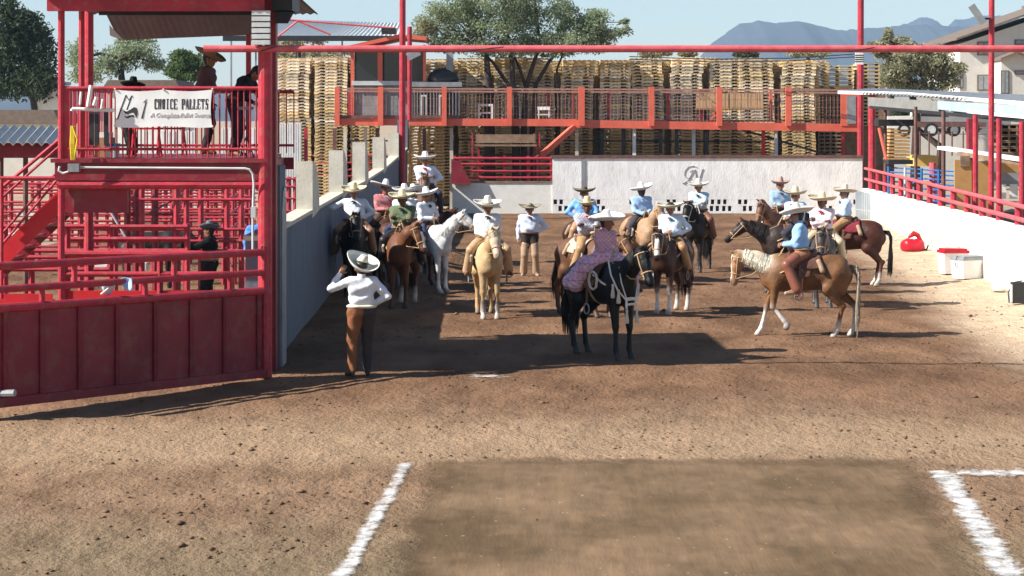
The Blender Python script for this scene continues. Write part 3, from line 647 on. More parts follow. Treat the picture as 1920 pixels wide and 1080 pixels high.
# stuff on the deck
def chair_red(x, y, label):
    t_ = thing('folding_chair', label, 'chair', (x,y,zf+.07))
    for dx in (-.2,.2):
        under(MB().tube([(x+dx,y-.2,zf+.07),(x+dx,y+.15,zf+.95)], .014, 6).build('leg', REDB), t_)
        under(MB().tube([(x+dx,y+.22,zf+.07),(x+dx,y-.1,zf+.52)], .014, 6).build('leg', REDB), t_)
    under(MB().box(x-.19,x+.19,y-.18,y+.15,zf+.48,zf+.51).build('seat', REDB), t_)
    under(MB().box(x-.19,x+.19,y+.11,y+.14,zf+.70,zf+.93).build('backrest', REDB), t_)
    return t_
chair_red(P(275,0,33.2).x, 33.2, 'left one of two red chairs behind the banner')
chair_red(P(322,0,33.6).x, 33.6, 'right one of two red chairs behind the banner')
b = thing('cardboard_box', 'open cardboard box on the tower deck left of the banner', 'box', P(198,297,32.2))
under(MB().box(P(182,0,32.2).x,P(212,0,32.2).x,32.0,32.4,zf+.07,P(0,258,32.2).z).build('carton', CARD), b); under(MB().box(P(186,0,32.2).x,P(209,0,32.2).x,32.05,32.35,P(0,258,32.2).z+.002,P(0,248,32.2).z).build('papers', WHITE), b)
b = thing('cooler_box', 'white cooler box on the deck beside the cardboard box', 'cooler', P(212,300,31.9)); 
under(MB().box(P(202,0,31.9).x,P(223,0,31.9).x,31.75,31.95,zf+.07,zf+.24).build('tub', WHITE), b); under(MB().box(P(201,0,31.9).x,P(224,0,31.9).x,31.73,31.97,zf+.242,zf+.28).build('lid', BLUE), b)
# yellow rope coil hanging at the left rail
m = MB()
for k in range(5): m.tube([P(134+k*1.5,236,31.4), P(132+k*1.7,270,31.38), P(134+k*1.6,300,31.4)], .012, 5)
m.tube([P(136,236,31.38), P(145,262,31.36), P(139,300,31.4)], .012, 5)
tag(m.build('yellow_rope', YEL), 'yellow rope coil hanging from the left end of the tower railing', 'rope')
# white pipe rack with ribbons and batons
rk = thing('baton_rack', 'white pipe rack holding white batons on the left end of the tower railing', 'rack', P(175,210,31.4))
under(MB().tube([P(134,208,31.4), P(136,204,31.4), P(214,207,31.4)], .026, 8).build('rack_pipe', WHITE), rk)
for (a, b2, r_) in (((150,196),(152,172),.018),((165,200),(171,160),.032),((176,198),(181,182),.03),((190,204),(193,186),.02)):
    under(MB().tube([P(*a,31.35), P(*b2,31.35)], r_, 8).build('baton', WHITE), rk)
for px in (168, 178, 196): under(MB().box(P(px,0,31.5).x,P(px+8,0,31.5).x,31.45,31.5,P(0,272,31.5).z,P(0,210,31.5).z).build('bag', DARK), rk)
# stand with black tripod at the right
sp = thing('music_stand', 'thin black tripod stand on the tower deck by the corner column', 'stand', P(462,297,32.6))
for dx in (-14, 0, 15): under(MB().tube([P(462,255,32.6), P(462+dx,297,32.4+abs(dx)*.01)], .01, 6).build('leg', DARK), sp)
under(MB().tube([P(462,255,32.6), P(462,200,32.6)], .01, 6).build('pole', DARK), sp); under(MB().box(P(448,0,32.6).x,P(476,0,32.6).x,32.5,32.56,P(0,206,32.6).z,P(0,200,32.6).z).build('shelf', GREYM), sp)

# stairs at the left
st = thing('stairs', 'bright red steel stairs with sloping handrails climbing to the tower deck', 'stairs', P(60,430,33.2))
under(MB().beam(P(160,330,33.0), P(-30,516,33.0), .06, .26).build('stringer', REDB), st)
under(MB().beam(P(150,372,34.0), P(-30,540,34.0), .06, .2).build('stringer', REDD), st)
for k in range(9):
    a = P(150-k*21, 345+k*20.5, 33.0); under(MB().box(a.x-.13, a.x+.13, 33.05, 33.95, a.z, a.z+.03).build('tread', REDD), st)
for (y0, y1, r_) in ((250,352,.028),(262,372,.022),(302,448,.02),(316,470,.02)):
    under(MB().tube([P(125,y0,32.8), P(-30,y1+28,32.8)], r_, 8).build('handrail', RED), st)
for px, py in ((113,585),(3,560)): under(MB().tube([P(px,py,32.7), P(px,332,32.7)], .028, 8).build('post', RED), st)
under(MB().tube([P(0,334,32.7), P(114,334,32.7)], .03, 8).build('landing_rail', RED), st)

# ---------------------------------------------------------------- chute fence behind the gate and the pens
cf = thing('chute_fence', 'red pipe and sheet chute fence just behind the big gate', 'fence', P(300,575,34.6))
Yc = 34.6
for py, r_ in ((476,.055),(514,.045)): under(MB().tube([P(122,py,Yc), P(478,py,Yc)], r_, 10).build('rail', RED), cf)
for px in (122, 300, 478): under(MB().tube([P(px,474,Yc), (P(px,0,Yc).x,Yc,0)], .05, 8).build('post', RED), cf)
under(MB().box(P(118,0,Yc).x,P(478,0,Yc).x,Yc-.01,Yc+.02,.3,P(0,545,Yc).z).build('sheet_panel', REDB), cf)
under(MB().box(P(-40,0,Yc).x,P(106,0,Yc).x,Yc-.31,Yc-.28,.3,P(0,548,Yc).z).build('sheet_panel', REDB), cf)
random.seed(4)
def pen(label, x0, x1, Y, zs, posts, rr=.03, pr=.05, zt_=None, m_=RED, slope=0):
    t_ = thing('pen_fence', label, 'fence', (P((x0+x1)/2,0,Y).x, Y, 0), group='red cattle pens beneath and behind the tower')
    for z in zs:
        under(MB().tube([(P(x0,0,Y).x,Y,z),(P(x1,0,Y+slope).x,Y+slope,z)], rr, 6).build('rail', m_), t_)
    for px in posts:
        u = (px-x0)/(x1-x0); yy = Y+slope*u
        under(MB().tube([(P(px,0,yy).x,yy+.06,0),(P(px,0,yy).x,yy+.06,(zt_ or max(zs)+.05))], pr, 6).build('post', m_), t_)
    return t_
hz = lambda Y, *ys_: [P(0,y,Y).z for y in ys_]
pen('tall red pen fence with thick posts right under the tower deck', 118, 470, 42, hz(42,341,374,430,452,470), (150,215,265,330,349,376,425,452), .035, .062, P(0,333,42).z)
pen('open red pen fence with a wide gate frame behind the cowboy in black', 235, 470, 49, hz(49,352,368,392,408), (286,322,344,388,418,440,462), .03, .05)
pen('low red fence rails at the foot of the stairs', -20, 205, 38.5, hz(38.5,424,470,482,505), (8,58,125,162), .045, .06)
pen('long red pen fence in the middle of the yard', -30, 478, 56, hz(56,344,356,379,397,414,440,462), (20,72,110,180,246,310,356,404,470), .035, .06)
pen('far red pen fence with close rails', -30, 480, 66, hz(66,338,350,362,384,402,424,446), (10,46,95,134,200,222,290,338,372,432,466), .035, .06)
pen('farthest red pen fence below the pallets', -30, 500, 78, hz(78,338,348,362,378,392,405), (5,60,118,170,238,300,340,396,448,490), .04, .065)
pen('red alley fence running back beside the corner column', 430, 478, 46, hz(46,345,372,400,430,458,480), (436,452,468), .03, .04, slope=9)
pen('short red rails between the corner column and the first fin', 524, 556, 60, hz(60,335,350,372,396,420), (528,541,553), .035, .07)
pen('red yard fence seen between the cream fins', 586, 735, 92, hz(92,292,305,318,330), (612,650,668,700,726), .05, .06)
# brown plank wall between fins
tag(MB().box(P(586,0,94).x, P(670,0,94).x, 94, 94.1, 0, P(0,318,94).z).build('plank_fence', WOODD), 'weathered brown plank fence seen between the first two fins', 'fence')
# leaning poles and hose in the pens
lp = MB().tube([P(280,400,44), P(418,322,46)], .022, 6).build('leaning_pole', RUST); tag(lp, 'grey pole leaning diagonally over the cowboy in black', 'pole')
lp = MB().tube([P(176,345,40), P(240,452,40)], .02, 6).build('leaning_pole', LTM); tag(lp, 'pale pole slanting down below the stairs', 'pole')
# white timber/panel behind the tower
for (x0, x1, y0, y1, Y, l) in ((524,566,231,330,88,'bright white sheet wall left of the fins'), (415,480,240,298,88,'white sheet wall seen through the tower railing'), (270,366,246,297,90,'white sheet wall behind the red chairs')):
    m = MB(); n = 18
    xa_, xb_ = P(x0,0,Y).x, P(x1,0,Y).x
    for i in range(n):
        a, b_ = xa_+(xb_-xa_)*i/n, xa_+(xb_-xa_)*(i+1)/n
        m.box(a, b_, Y+.015*(i % 2), Y+.04+.015*(i % 2), 0, P(0,y0,Y).z+.03*(i % 2))
    tag(m.build('sheet_wall', WHITE), l, 'wall')
# corrugated lean-to roof far left and yard roofs
def corrugated(name, label, quad, n, amp, m_, th=.02):
    a, b, c_, d = [Vector(q_) for q_ in quad]; nn = (b-a).cross(d-a).normalized(); m = MB(); V = []; Fc = []
    for i in range(n*4+1):
        u = i/(n*4); o_ = nn*amp*math.sin(u*n*2*math.pi)
        V += [a.lerp(b,u)+o_, d.lerp(c_,u)+o_, a.lerp(b,u)+o_-nn*th, d.lerp(c_,u)+o_-nn*th]
    for i in range(n*4):
        k = i*4; Fc += [(k,k+4,k+5,k+1),(k+3,k+7,k+6,k+2),(k,k+2,k+6,k+4),(k+1,k+5,k+7,k+3)]
    m.add(V, Fc); return m.build(name, m_, smooth=False)
o = corrugated('lean_to_roof', '', [P(-60,266,40), P(100,268,40), P(125,238,44), P(-30,236,44)], 9, .045, ROOFM)
tag(o, 'grey corrugated lean-to roof at the far left edge', 'roof')
tag(MB().box(P(-60,0,40.4).x, P(112,0,40.4).x, 40.3, 40.42, P(0,296,40.4).z, P(0,268,40.4).z).build('roof_fascia', REDD), 'dark red board under the corrugated lean-to roof', 'board')
for px in (2, 48): tag(MB().tube([(P(px,0,41).x,41,0), P(px,270,41)], .05, 8).build('yard_post', RUST), 'rusty post under the lean-to roof, '+('at the photo edge' if px < 10 else 'behind the stair rails'), 'post')
for (x0,x1,y0,y1,Y,mm,l) in ((-40,112,206,232,120,TILE,'low tiled roof of a far building left of the tower'),(190,340,150,168,110,TILE,'brown tiled roof seen through the tower')):
    tt = thing('far_building', l, 'building', P((x0+x1)/2,y1,Y))
    under(MB().prism([(P(x0,y1,Y).x,P(0,y1,Y).z),(P(x1,y1,Y).x,P(0,y1,Y).z),(P(x1-12,y0,Y).x,P(0,y0,Y).z),(P(x0+12,y0,Y).x,P(0,y0,Y).z)], Y, Y+6, 'y').build('roof', mm), tt)
    under(MB().box(P(x0+6,0,Y).x,P(x1-6,0,Y).x,Y+.5,Y+5.5,0,P(0,y1,Y).z-.01).build('wall', STUCCO if x0 < 0 else WALLR), tt)
bl = thing('white_shed', 'small pale shed wall under the dark tree at left', 'shed', P(83,196,140))
under(MB().box(P(64,0,140).x,P(107,0,140).x,140,144,0,P(0,158,140).z).build('wall', WHITE), bl); under(MB().box(P(62,0,140).x,P(108,0,140).x,139.7,144.3,P(0,158,140).z+.01,P(0,155,140).z+.1).build('roof', GREYM), bl)
# metal barn roof behind
br = thing('metal_barn', 'long pale ribbed metal roof rising behind the pallets', 'barn', P(600,75,125))
o = corrugated('roof', '', [P(418,66,120), P(750,72,120), P(760,44,132), P(505,36,132)], 40, .04, LTM); under(o, br)
under(MB().box(P(418,0,120).x,P(750,0,120).x,119.9,120.05,P(0,77,120).z,P(0,67,120).z).build('gutter', DARK), br)
for px in (432, 478, 556, 597, 640, 700): under(MB().box(P(px,0,120.3).x,P(px+3,0,120.3).x,120.3,120.4,0,P(0,72,120).z).build('post', GREYM), br)
fr = thing('red_roof_truss', 'thin red roof truss pipes sloping down behind the tower', 'truss', P(640,45,100))
for a, b_ in (((540,37),(742,53)), ((519,70),(560,38)), ((560,40),(620,65)), ((742,53),(742,66)), ((519,36),(545,37))):
    under(MB().tube([P(*a,100), P(*b_,100)], .05, 6).build('pipe', PINK), fr)
# extra pen furniture close behind the stairs and the tower front
pen('double red rails with a short gate at mid height below the tower', 118, 352, 39, hz(39,425,448,470), (122,170,206,350), .045, .06)
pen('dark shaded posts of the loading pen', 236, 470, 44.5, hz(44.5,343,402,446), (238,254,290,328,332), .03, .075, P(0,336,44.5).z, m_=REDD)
for k, (px, py, w, h_, Y, m_) in enumerate(((52,402,42,5,60,WHITE),(12,440,30,4,52,WHITE),(180,500,40,6,50,WHITE),(262,500,24,14,50,LTM),(96,415,26,10,70,WOODD))):
    tag(MB().box(P(px-w/2,0,Y).x,P(px+w/2,0,Y).x,Y,Y+.3,P(0,py+h_/2,Y).z,P(0,py-h_/2,Y).z).build('pen_board', m_), ['pale board between the stair rails','low white board at the left photo edge','white plank low behind the big gate','pale bucket-like box behind the big gate','brown board high in the far pens'][k], 'board')
# ---------------------------------------------------------------- orange raised deck behind the back wall
YD = 88.0
dk = thing('raised_deck', 'orange-red steel spectator deck with posts behind the back wall', 'deck', P(1100,300,YD))
def dp(m_, nm, mt): return under(m_.build(nm, mt), dk)
dp(MB().beam(P(628,228,YD), P(1080,230,YD), .14, .30), 'beam', ORANGE); dp(MB().beam(P(1080,232,YD), P(1614,240,YD), .14, .32), 'beam', ORANGE)
dp(MB().box(P(626,0,YD).x, P(860,0,YD).x, YD-.12, YD+3, P(0,222,YD).z, P(0,216,YD).z), 'deck_boards', RUST)
dp(MB().box(P(800,0,YD).x, P(1610,0,YD).x, YD+.12, YD+3, P(0,228,YD).z, P(0,225,YD).z), 'deck_boards', RUST)
for px, w in ((633,.20),(714,.22),(833,.20),(955,.2),(1090,.26),(1221,.22),(1348,.22),(1477,.22)):
    dp(MB().box(P(px,0,YD).x-w/2, P(px,0,YD).x+w/2, YD-.26, YD-.09, P(0,236,YD).z, P(0,163,YD).z), 'rail_post', ORANGE)
for px in (646,679,1078,1030,1147,1262,1460,1497,1325): dp(MB().box(P(px,0,YD).x-.07, P(px,0,YD).x+.07, YD+2.6, YD+2.72, P(0,226,YD).z, P(0,166,YD).z), 'back_post', ORANGE if px in (679,1078,1460) else RED)
for y0 in (166, 171): dp(MB().beam(P(633,y0,YD), P(1600,y0+3,YD), .05, .07), 'top_rail', FENCEG)
m = MB()
for px in range(640, 1596, 7): m.beam(P(px,170,YD+.02), P(px,226+(px-640)*.006,YD+.02), .016)
dp(m, 'balusters', FENCEG)
m = MB()
for k, py in enumerate((184,198,212)): m.beam(P(640,py,YD+.04), P(1596,py+4,YD+.04), .013)
dp(m, 'balusters', FENCEG)
dp(MB().beam(P(1076,238,YD), P(1008,298,YD-1), .2, .22), 'brace', ORANGE)
dp(MB().beam(P(1380,240,YD+.5), P(1560,293,YD+.5), .09, .09), 'brace', DARK)
dp(MB().box(P(1576,0,YD).x, P(1618,0,YD).x, YD-.1, YD-.02, P(0,236,YD).z, P(0,172,YD).z), 'end_panel', ORANGE)
dp(MB().box(P(1587,0,YD).x, P(1604,0,YD).x, YD-.13, YD-.101, P(0,232,YD).z, P(0,180,YD).z), 'end_panel_slot', GREYM)
for px, mt in ((572,RED),(626,RUST),(646,COPE),(684,COPE),(706,RUST),(760,RUST),(795,RUST),(846,COPE),(1082,COPE),(1190,WHITE),(1302,LTM),(1457,LTM),(1583,RED),(1433,REDB),(1130,DARK),(1170,DARK),(1240,DARK),(1270,DARK),(1326,DARK)):
    dp(MB().box(P(px,0,YD).x-.07, P(px,0,YD).x+.07, YD+.3, YD+.44, 0, P(0,232,YD).z-.18), 'support_post', mt)
for y0 in (262, 290): dp(MB().beam(P(860,y0,YD+1.2), P(1430,y0+4,YD+1.2), .07, .07), 'cross_rail', DARK)
for y0 in (264,): dp(MB().beam(P(640,y0,YD+1.2), P(760,y0,YD+1.2), .09, .06), 'cross_rail', DARK)
# announcer booth on the deck
bo = thing('announcer_booth', 'dark windowed booth with orange posts and slanting roof on the left of the deck', 'booth', P(730,222,YD+.6))
def bp_(m_, nm, mt): return under(m_.build(nm, mt), bo)
Yb = YD+.9
bp_(MB().box(P(662,0,Yb).x,P(796,0,Yb).x,Yb,Yb+2.4,P(0,224,Yb).z,P(0,152,Yb).z), 'lower_wall', GREYM)
bp_(MB().box(P(663,0,Yb).x,P(795,0,Yb).x,Yb+.5,Yb+2.3,P(0,152,Yb).z,P(0,86,Yb).z), 'window_dark', GLASSD)
for px, w in ((661,.14),(713,.2),(796,.12)): bp_(MB().box(P(px,0,Yb).x-w/2,P(px,0,Yb).x+w/2,Yb-.1,Yb-.002,P(0,226,Yb).z,P(0,84,Yb).z), 'corner_post', ORANGE)
bp_(MB().box(P(660,0,Yb).x,P(750,0,Yb).x,Yb-.16,Yb-.02,P(0,160,Yb).z,P(0,152,Yb).z), 'counter', LTM)
m = MB(); a0,a1,a2 = P(640,95,Yb-.6), P(748,72,Yb-.6), P(800,76,Yb-.6)
m.prism([(a0.x,a0.z),(a1.x,a1.z),(a2.x,a2.z),(a2.x,a2.z+.16),(a1.x,a1.z+.16),(a0.x,a0.z+.14)], Yb-.8, Yb+2.8, 'y'); bp_(m, 'roof', ORANGE)
bp_(MB().box(P(716,0,Yb-.7).x,P(742,0,Yb-.7).x,Yb-1,Yb-.5,a1.z+.17,a1.z+.42), 'roof_unit', DARK)
# dark bar counter to its right
kc = thing('bar_counter', 'black panelled counter and grey tank on the deck right of the booth', 'counter', P(815,222,YD+.7))
Yk = YD+.5
under(MB().box(P(772,0,Yk).x,P(862,0,Yk).x,Yk,Yk+1.4,P(0,226,Yk).z,P(0,163,Yk).z).build('body', DARK), kc)
under(MB().box(P(770,0,Yk).x,P(866,0,Yk).x,Yk-.08,Yk+1.5,P(0,163,Yk).z+.002,P(0,154,Yk).z).build('top', GREYM), kc)
m = MB()
for px in range(776, 862, 6): m.box(P(px,0,Yk).x,P(px+1.6,0,Yk).x,Yk-.03,Yk-.002,P(0,224,Yk).z,P(0,166,Yk).z)
under(m.build('panel_ribs', GREYM), kc)
for px in (789, 823):
    m = MB(); m.box(P(px,0,Yk).x,P(px+3,0,Yk).x,Yk-.07,Yk-.035,P(0,222,Yk).z,P(0,178,Yk).z); m.box(P(px+3.02,0,Yk).x,P(px+9,0,Yk).x,Yk-.07,Yk-.035,P(0,181,Yk).z,P(0,178,Yk).z); m.box(P(px+9.02,0,Yk).x,P(px+11,0,Yk).x,Yk-.07,Yk-.035,P(0,222,Yk).z,P(0,178,Yk).z)
    under(m.build('door_frame', LTM), kc)
sk = thing('chimney_grill', 'dark barrel grill with a square grey chimney on top of the counter', 'grill', P(833,152,YD+1))
under(MB().lathe([(0,0),(.62,0),(.66,.12),(.6,.32),(.4,.5),(.15,.58),(0,.6)], tuple(P(831,154,YD+1.2)), 20).build('drum', DARK, smooth=True), sk)
under(MB().box(P(837,0,YD+1).x,P(850,0,YD+1).x,YD+.9,YD+1.2,P(0,143,YD).z,P(0,98,YD).z).build('chimney', GREYM), sk)
# chairs on the deck
wc = thing('white_chair', 'square white chair on the raised deck left of the tree', 'chair', P(910,225,YD+.8))
for a in ((896,899.5),(921,924.5)): under(MB().box(P(a[0],0,YD+.8).x,P(a[1],0,YD+.8).x,YD+.75,YD+.83,P(0,224,YD+.8).z,P(0,195,YD+.8).z).build('leg', WHITE), wc)
under(MB().box(P(900,0,YD+.8).x,P(921,0,YD+.8).x,YD+.75,YD+.83,P(0,199,YD+.8).z,P(0,195,YD+.8).z).build('backrest', WHITE), wc)
under(MB().box(P(896,0,YD+.8).x,P(924,0,YD+.8).x,YD+.85,YD+1.4,P(0,213,YD+.8).z,P(0,210,YD+.8).z).build('seat', WHITE), wc)
wc = thing('plastic_chair', 'small white plastic chair on the raised deck behind the tree trunks', 'chair', P(1020,225,YD+1.3))
Yw_ = YD+1.3
for a in ((1009,1011.5),(1028,1030.5)): under(MB().box(P(a[0],0,Yw_).x,P(a[1],0,Yw_).x,Yw_,Yw_+.06,P(0,226,Yw_).z,P(0,201,Yw_).z).build('leg', WHITE), wc)
under(MB().box(P(1008,0,Yw_).x,P(1031,0,Yw_).x,Yw_-.04,Yw_-.002,P(0,206,Yw_).z,P(0,200,Yw_).z).build('backrest', WHITE), wc)
under(MB().box(P(1008,0,Yw_).x,P(1031,0,Yw_).x,Yw_-.5,Yw_-.05,P(0,216,Yw_).z,P(0,213.5,Yw_).z).build('seat', WHITE), wc)
# plank bench stack under the deck and the wooden crate
pb = thing('wooden_bench', 'long faded brown plank bench under the raised deck', 'bench', P(950,270,YD+.2))
under(MB().box(P(892,0,86.9).x,P(1004,0,86.9).x,86.85,86.95,P(0,268,87).z,P(0,252,87).z).build('backrest', WOODD), pb)
under(MB().box(P(890,0,86.6).x,P(1006,0,86.6).x,86.3,86.84,P(0,274,87).z,P(0,271,87).z).build('seat', WOODD), pb)
for px in (884, 896, 1000, 1010): under(MB().box(P(px,0,86.9).x,P(px+3,0,86.9).x,86.86,86.93,0,P(0,250,87).z).build('leg', RED), pb)
ct = thing('plank_counter', 'long counter of upright pale planks at the back of the deck', 'counter', P(1380,205,YD+2.5))
m = MB()
random.seed(3)
for px in range(1306, 1432, 6): m.box(P(px,0,YD+2.4).x,P(px+5.6,0,YD+2.4).x,YD+2.4+random.random()*.03,YD+2.5,P(0,203,YD+2).z,P(0,175,YD+2).z)
under(m.build('planks', mat('pale_planks',(.60,.40,.22),(.45,.28,.14),.8,6,stretch=(3,1,.4))), ct)
under(MB().box(P(1304,0,YD+2.4).x,P(1434,0,YD+2.4).x,YD+2.3,YD+2.6,P(0,206,YD+2).z,P(0,203.2,YD+2).z).build('ledge', WOODD), ct)
tb = thing('orange_stool', 'orange folding stool on the deck below the plank counter', 'stool', P(1345,226,YD+1.6))
for a, b_ in (((1332,226),(1352,200)),((1340,200),(1352,226)),((1336,212),(1350,212))): under(MB().beam(P(*a,YD+1.6), P(*b_,YD+1.6), .09).build('leg', ORANGE), tb)

# ---------------------------------------------------------------- pallets
def pallet_mesh():
    m = MB(); Wd, Dp = 1.34, 1.05
    for y in (0, Dp/2-.02, Dp-.04):     # stringers with two fork notches
        pr = [(0,.018),(.19,.018),(.19,.055),(.22,.07),(.37,.07),(.40,.055),(.40,.018),(.86,.018),(.86,.055),(.89,.07),(1.05,.07),(1.08,.055),(1.08,.018),(Wd,.018),(Wd,.108),(0,.108)]
        pr = [(a, b_) for a, b_ in pr]
        # split into convex boxes so the notches stay open
        for (x0,x1,z0) in ((0,.20,.018),(.20,.43,.062),(.43,.91,.018),(.91,1.14,.062),(1.14,Wd,.018)): m.box(x0,x1,y,y+.04,z0,.108)
    x = 0
    for i in range(7): m.box(x, x+.125, -.012, Dp+.012, .1082, .126); x += (Wd-.125)/6
    for x in (0,.42,.75,Wd-.13): m.box(x, x+.13, -.008, Dp+.008, 0, .0178)
    return m
PH = .1345
Yp = 92.0
STK = [(519,582,108,0),(589,651,106,0),(655,668,108,0),(797,848,110,1),(862,918,108,0),(925,985,106,0),(992,1046,108,0),(1048,1110,112,0),(1122,1180,112,0),(1185,1246,108,0),(1262,1322,107,0),(1327,1390,110,0),(1394,1458,108,0),(1468,1532,112,0)]
pm = pallet_mesh(); proto = None; count = 0
rest = MB(); rv = np.array(pm.v); 
random.seed(11)
slots = []
for si, (x0, x1, yt, _) in enumerate(STK):
    xw0, xw1 = P(x0,0,Yp).x, P(x1,0,Yp).x; zt_ = P(0,yt,Yp).z
    n = int(zt_/PH); lean = random.uniform(-.004,.004); y0 = Yp + random.uniform(-.1,.3)
    seg = 0
    for k in range(n):
        if k % 14 == 0: seg = random.uniform(-.06,.06); tw = random.uniform(-.02,.02)
        slots.append((k/n, si, xw0 + seg + lean*k + random.uniform(-.02,.02), y0+random.uniform(-.02,.02), k*(zt_/n), tw+random.uniform(-.01,.01), (xw1-xw0)/1.36))
SN = ['tallest-left stack right beside the red tower', 'second stack from the tower, left of the orange booth', 'narrow stack showing at the left edge of the booth', 'stack right of the booth behind the grill chimney', 'stack left of the thickest tree trunk', 'stack right behind the mesquite trunks', 'stack behind the right branches of the mesquite', 'first stack clear of the mesquite on its right', 'short-gapped stack left of the middle orange post', 'greyish stack above the middle of the white wall', 'stack left above the plank counter', 'stack above the middle of the plank counter', 'stack at the right end of the plank counter', 'last full stack left of the dark open crates']
slots.sort(key=lambda s: -s[4])
vis = [s for s in slots if s[4] > .3]
for i, (fr_, si, x, y, z, tw, sx) in enumerate(vis):
    if count < 296:
        if proto is None:
            proto = pm.build('pallet', WOOD, fix=False); o = proto
        else:
            o = proto.copy(); C.scene.collection.objects.link(o)
        o.location = (x, y, z); o.rotation_euler = (0,0,tw); o.scale = (min(1.08,max(.9,sx)),1,1); tag(o, 'wooden pallet in the '+SN[si], 'pallet', 'pallets in the '+SN[si]); count += 1
    else:
        c_, s_ = math.cos(tw), math.sin(tw); q_ = rv.copy(); q_[:,0] *= min(1.08,max(.9,sx)); rest.add(np.stack([q_[:,0]*c_-q_[:,1]*s_+x, q_[:,0]*s_+q_[:,1]*c_+y, q_[:,2]+z],1).tolist(), pm.f)
for si, (x0, x1, yt, _) in enumerate(STK):      # the rows behind, seen through the fork slots and the gaps
    for k in range(1, 49):
        x = P(x1,0,Yp).x - .62 + random.uniform(-.05,.05); z = k*.132
        if z < P(0,yt,Yp).z - .1:
            rest.add((rv + np.array([x, Yp+1.3, z])).tolist(), pm.f); rest.add((rv + np.array([x-1.36, Yp+1.45, z-.06])).tolist(), pm.f)
            if k % 2: rest.add((rv + np.array([x-.7, Yp+2.7, z-.03])).tolist(), pm.f)
tag(rest.build('pallets', WOOD, fix=False), 'lower rows of wooden pallets under and behind the raised deck', kind='stuff')
# second row behind closes the gaps; two turned stacks at the right show their open decks
def open_stack(label, x0, x1, yt, yb, Y, tiltd=0):
    o = thing('open_pallet_stack', label, 'pallet stack', (P((x0+x1)/2,0,Y).x, Y, 0))
    xa_, xb_ = P(x0,0,Y).x, P(x1,0,Y).x; za, zb_ = P(0,yb,Y).z, P(0,yt,Y).z; n = max(2, int((zb_-za)/.16)); m = MB()
    for k in range(n):
        z = za+(zb_-za)*k/n
        m.box(xa_, xb_, Y, Y+1.0, z, z+.035); m.box(xa_, xb_, Y, Y+1.0, z+.125, z+.155)
    for px in np.linspace(xa_, xb_-.07, 5 if tiltd else 3):
        m.box(px, px+.05, Y+.01, Y+.99, za, zb_-.02)
    under(m.build('stack', WOODD if tiltd else WOOD), o); return o
open_stack('dark open slatted pallet stack near the right end of the row', 1548, 1600, 122, 162, 94); open_stack('slatted pallet stack at the very right end of the row', 1606, 1650, 118, 236, 94.5)
open_stack('dark gridded crates behind the right end of the raised deck', 1546, 1578, 176, 224, 93, 1); open_stack('black leaning crates below the right end of the deck', 1534, 1580, 240, 296, 92.5, 1)
tag(MB().box(P(1532,0,96).x,P(1660,0,96).x,96,96.2,0,P(0,160,96).z).build('board_screen', WOODD), 'dark board screen behind the right pallet stacks', 'screen')
open_stack('dark gridded black crates stacked at the right photo edge', 1876, 1940, 232, 298, 62, 1)

# ---------------------------------------------------------------- masts
for (px, Ym, w, y0, l) in ((754,80,.12,308,'tall thin red mast at the far end of the left wall'),(1613,86.5,.13,404,'tall red mast at the corner of the back wall'),(1858,52,.07,440,'tall red mast rising beside the seats at the right edge')):
    m_ = thing('light_mast', l, 'mast', (P(px,0,Ym).x, Ym, 0), group='tall red light masts')
    under(MB().tube([(P(px,0,Ym).x,Ym,0),(P(px,0,Ym).x+.02,Ym,P(0,-60,Ym).z)], w, 10).build('pole', RED), m_)
    if px == 1858:
        under(MB().beam(P(1858,35,Ym-.1), P(1843,35,Ym-.1), .05).build('lamp_arm', DARK), m_)
        under(MB().beam(P(1821,10,Ym-.15), P(1844,43,Ym-.15), .1, .16).build('lamp', GREYM), m_)
    if px == 1613:
        lv = thing('slatted_light_rack', 'white slatted rack on the tall mast by the back corner', 'light rack', P(1612,115,86))
        for i in range(5): under(MB().box(P(1604,0,86).x,P(1619,0,86).x,86.0,86.1,P(0,102+i*4+2.8,86).z,P(0,98.6+i*4,86).z).build('slat', WHITE), lv)
    if px == 754:
        under(MB().tube([P(768,50,79.8), P(768,225,79.8)], .09, 8).build('second_pole', RED), m_)
        under(MB().beam(P(764,107,79.5), P(786,96,79.5), .05, .3).build('lamp', GREYM), m_)
for (px, Ym, r_, y0, mt, l) in ((1635,84,.15,175,RED,'thick red roof post right of the back wall'),(1660,77,.06,205,RUST,'thin brown roof post behind the far end of the rail'),(1717,68,.055,200,RUST,'thin brown roof post left of the parked trailer'),(1769,61,.06,208,RUST,'brown roof post at the end of the white counter edge'),(1829,55,.07,215,RED,'red post in front of the plywood stand'),(1873,53,.07,222,RED,'red post just right of the tall mast'),(1916,52,.07,228,RED,'red post at the right photo edge')):
    tag(MB().tube([(P(px,0,Ym).x,Ym,0),(P(px,0,Ym).x,Ym,P(0,y0,Ym).z)], r_, 10).build('roof_post', mt), l, 'post')

ww = thing('overhead_wires', 'thin dark wires sagging between the red masts above the pallets', 'wires', P(1400,108,86))
for dy in (0, 5): under(MB().tube([P(1180,106+dy,88), P(1330,111+dy,87.5), P(1480,109+dy,87), P(1611,101+dy,86.6)], .02, 5).build('wire', DARK), ww)
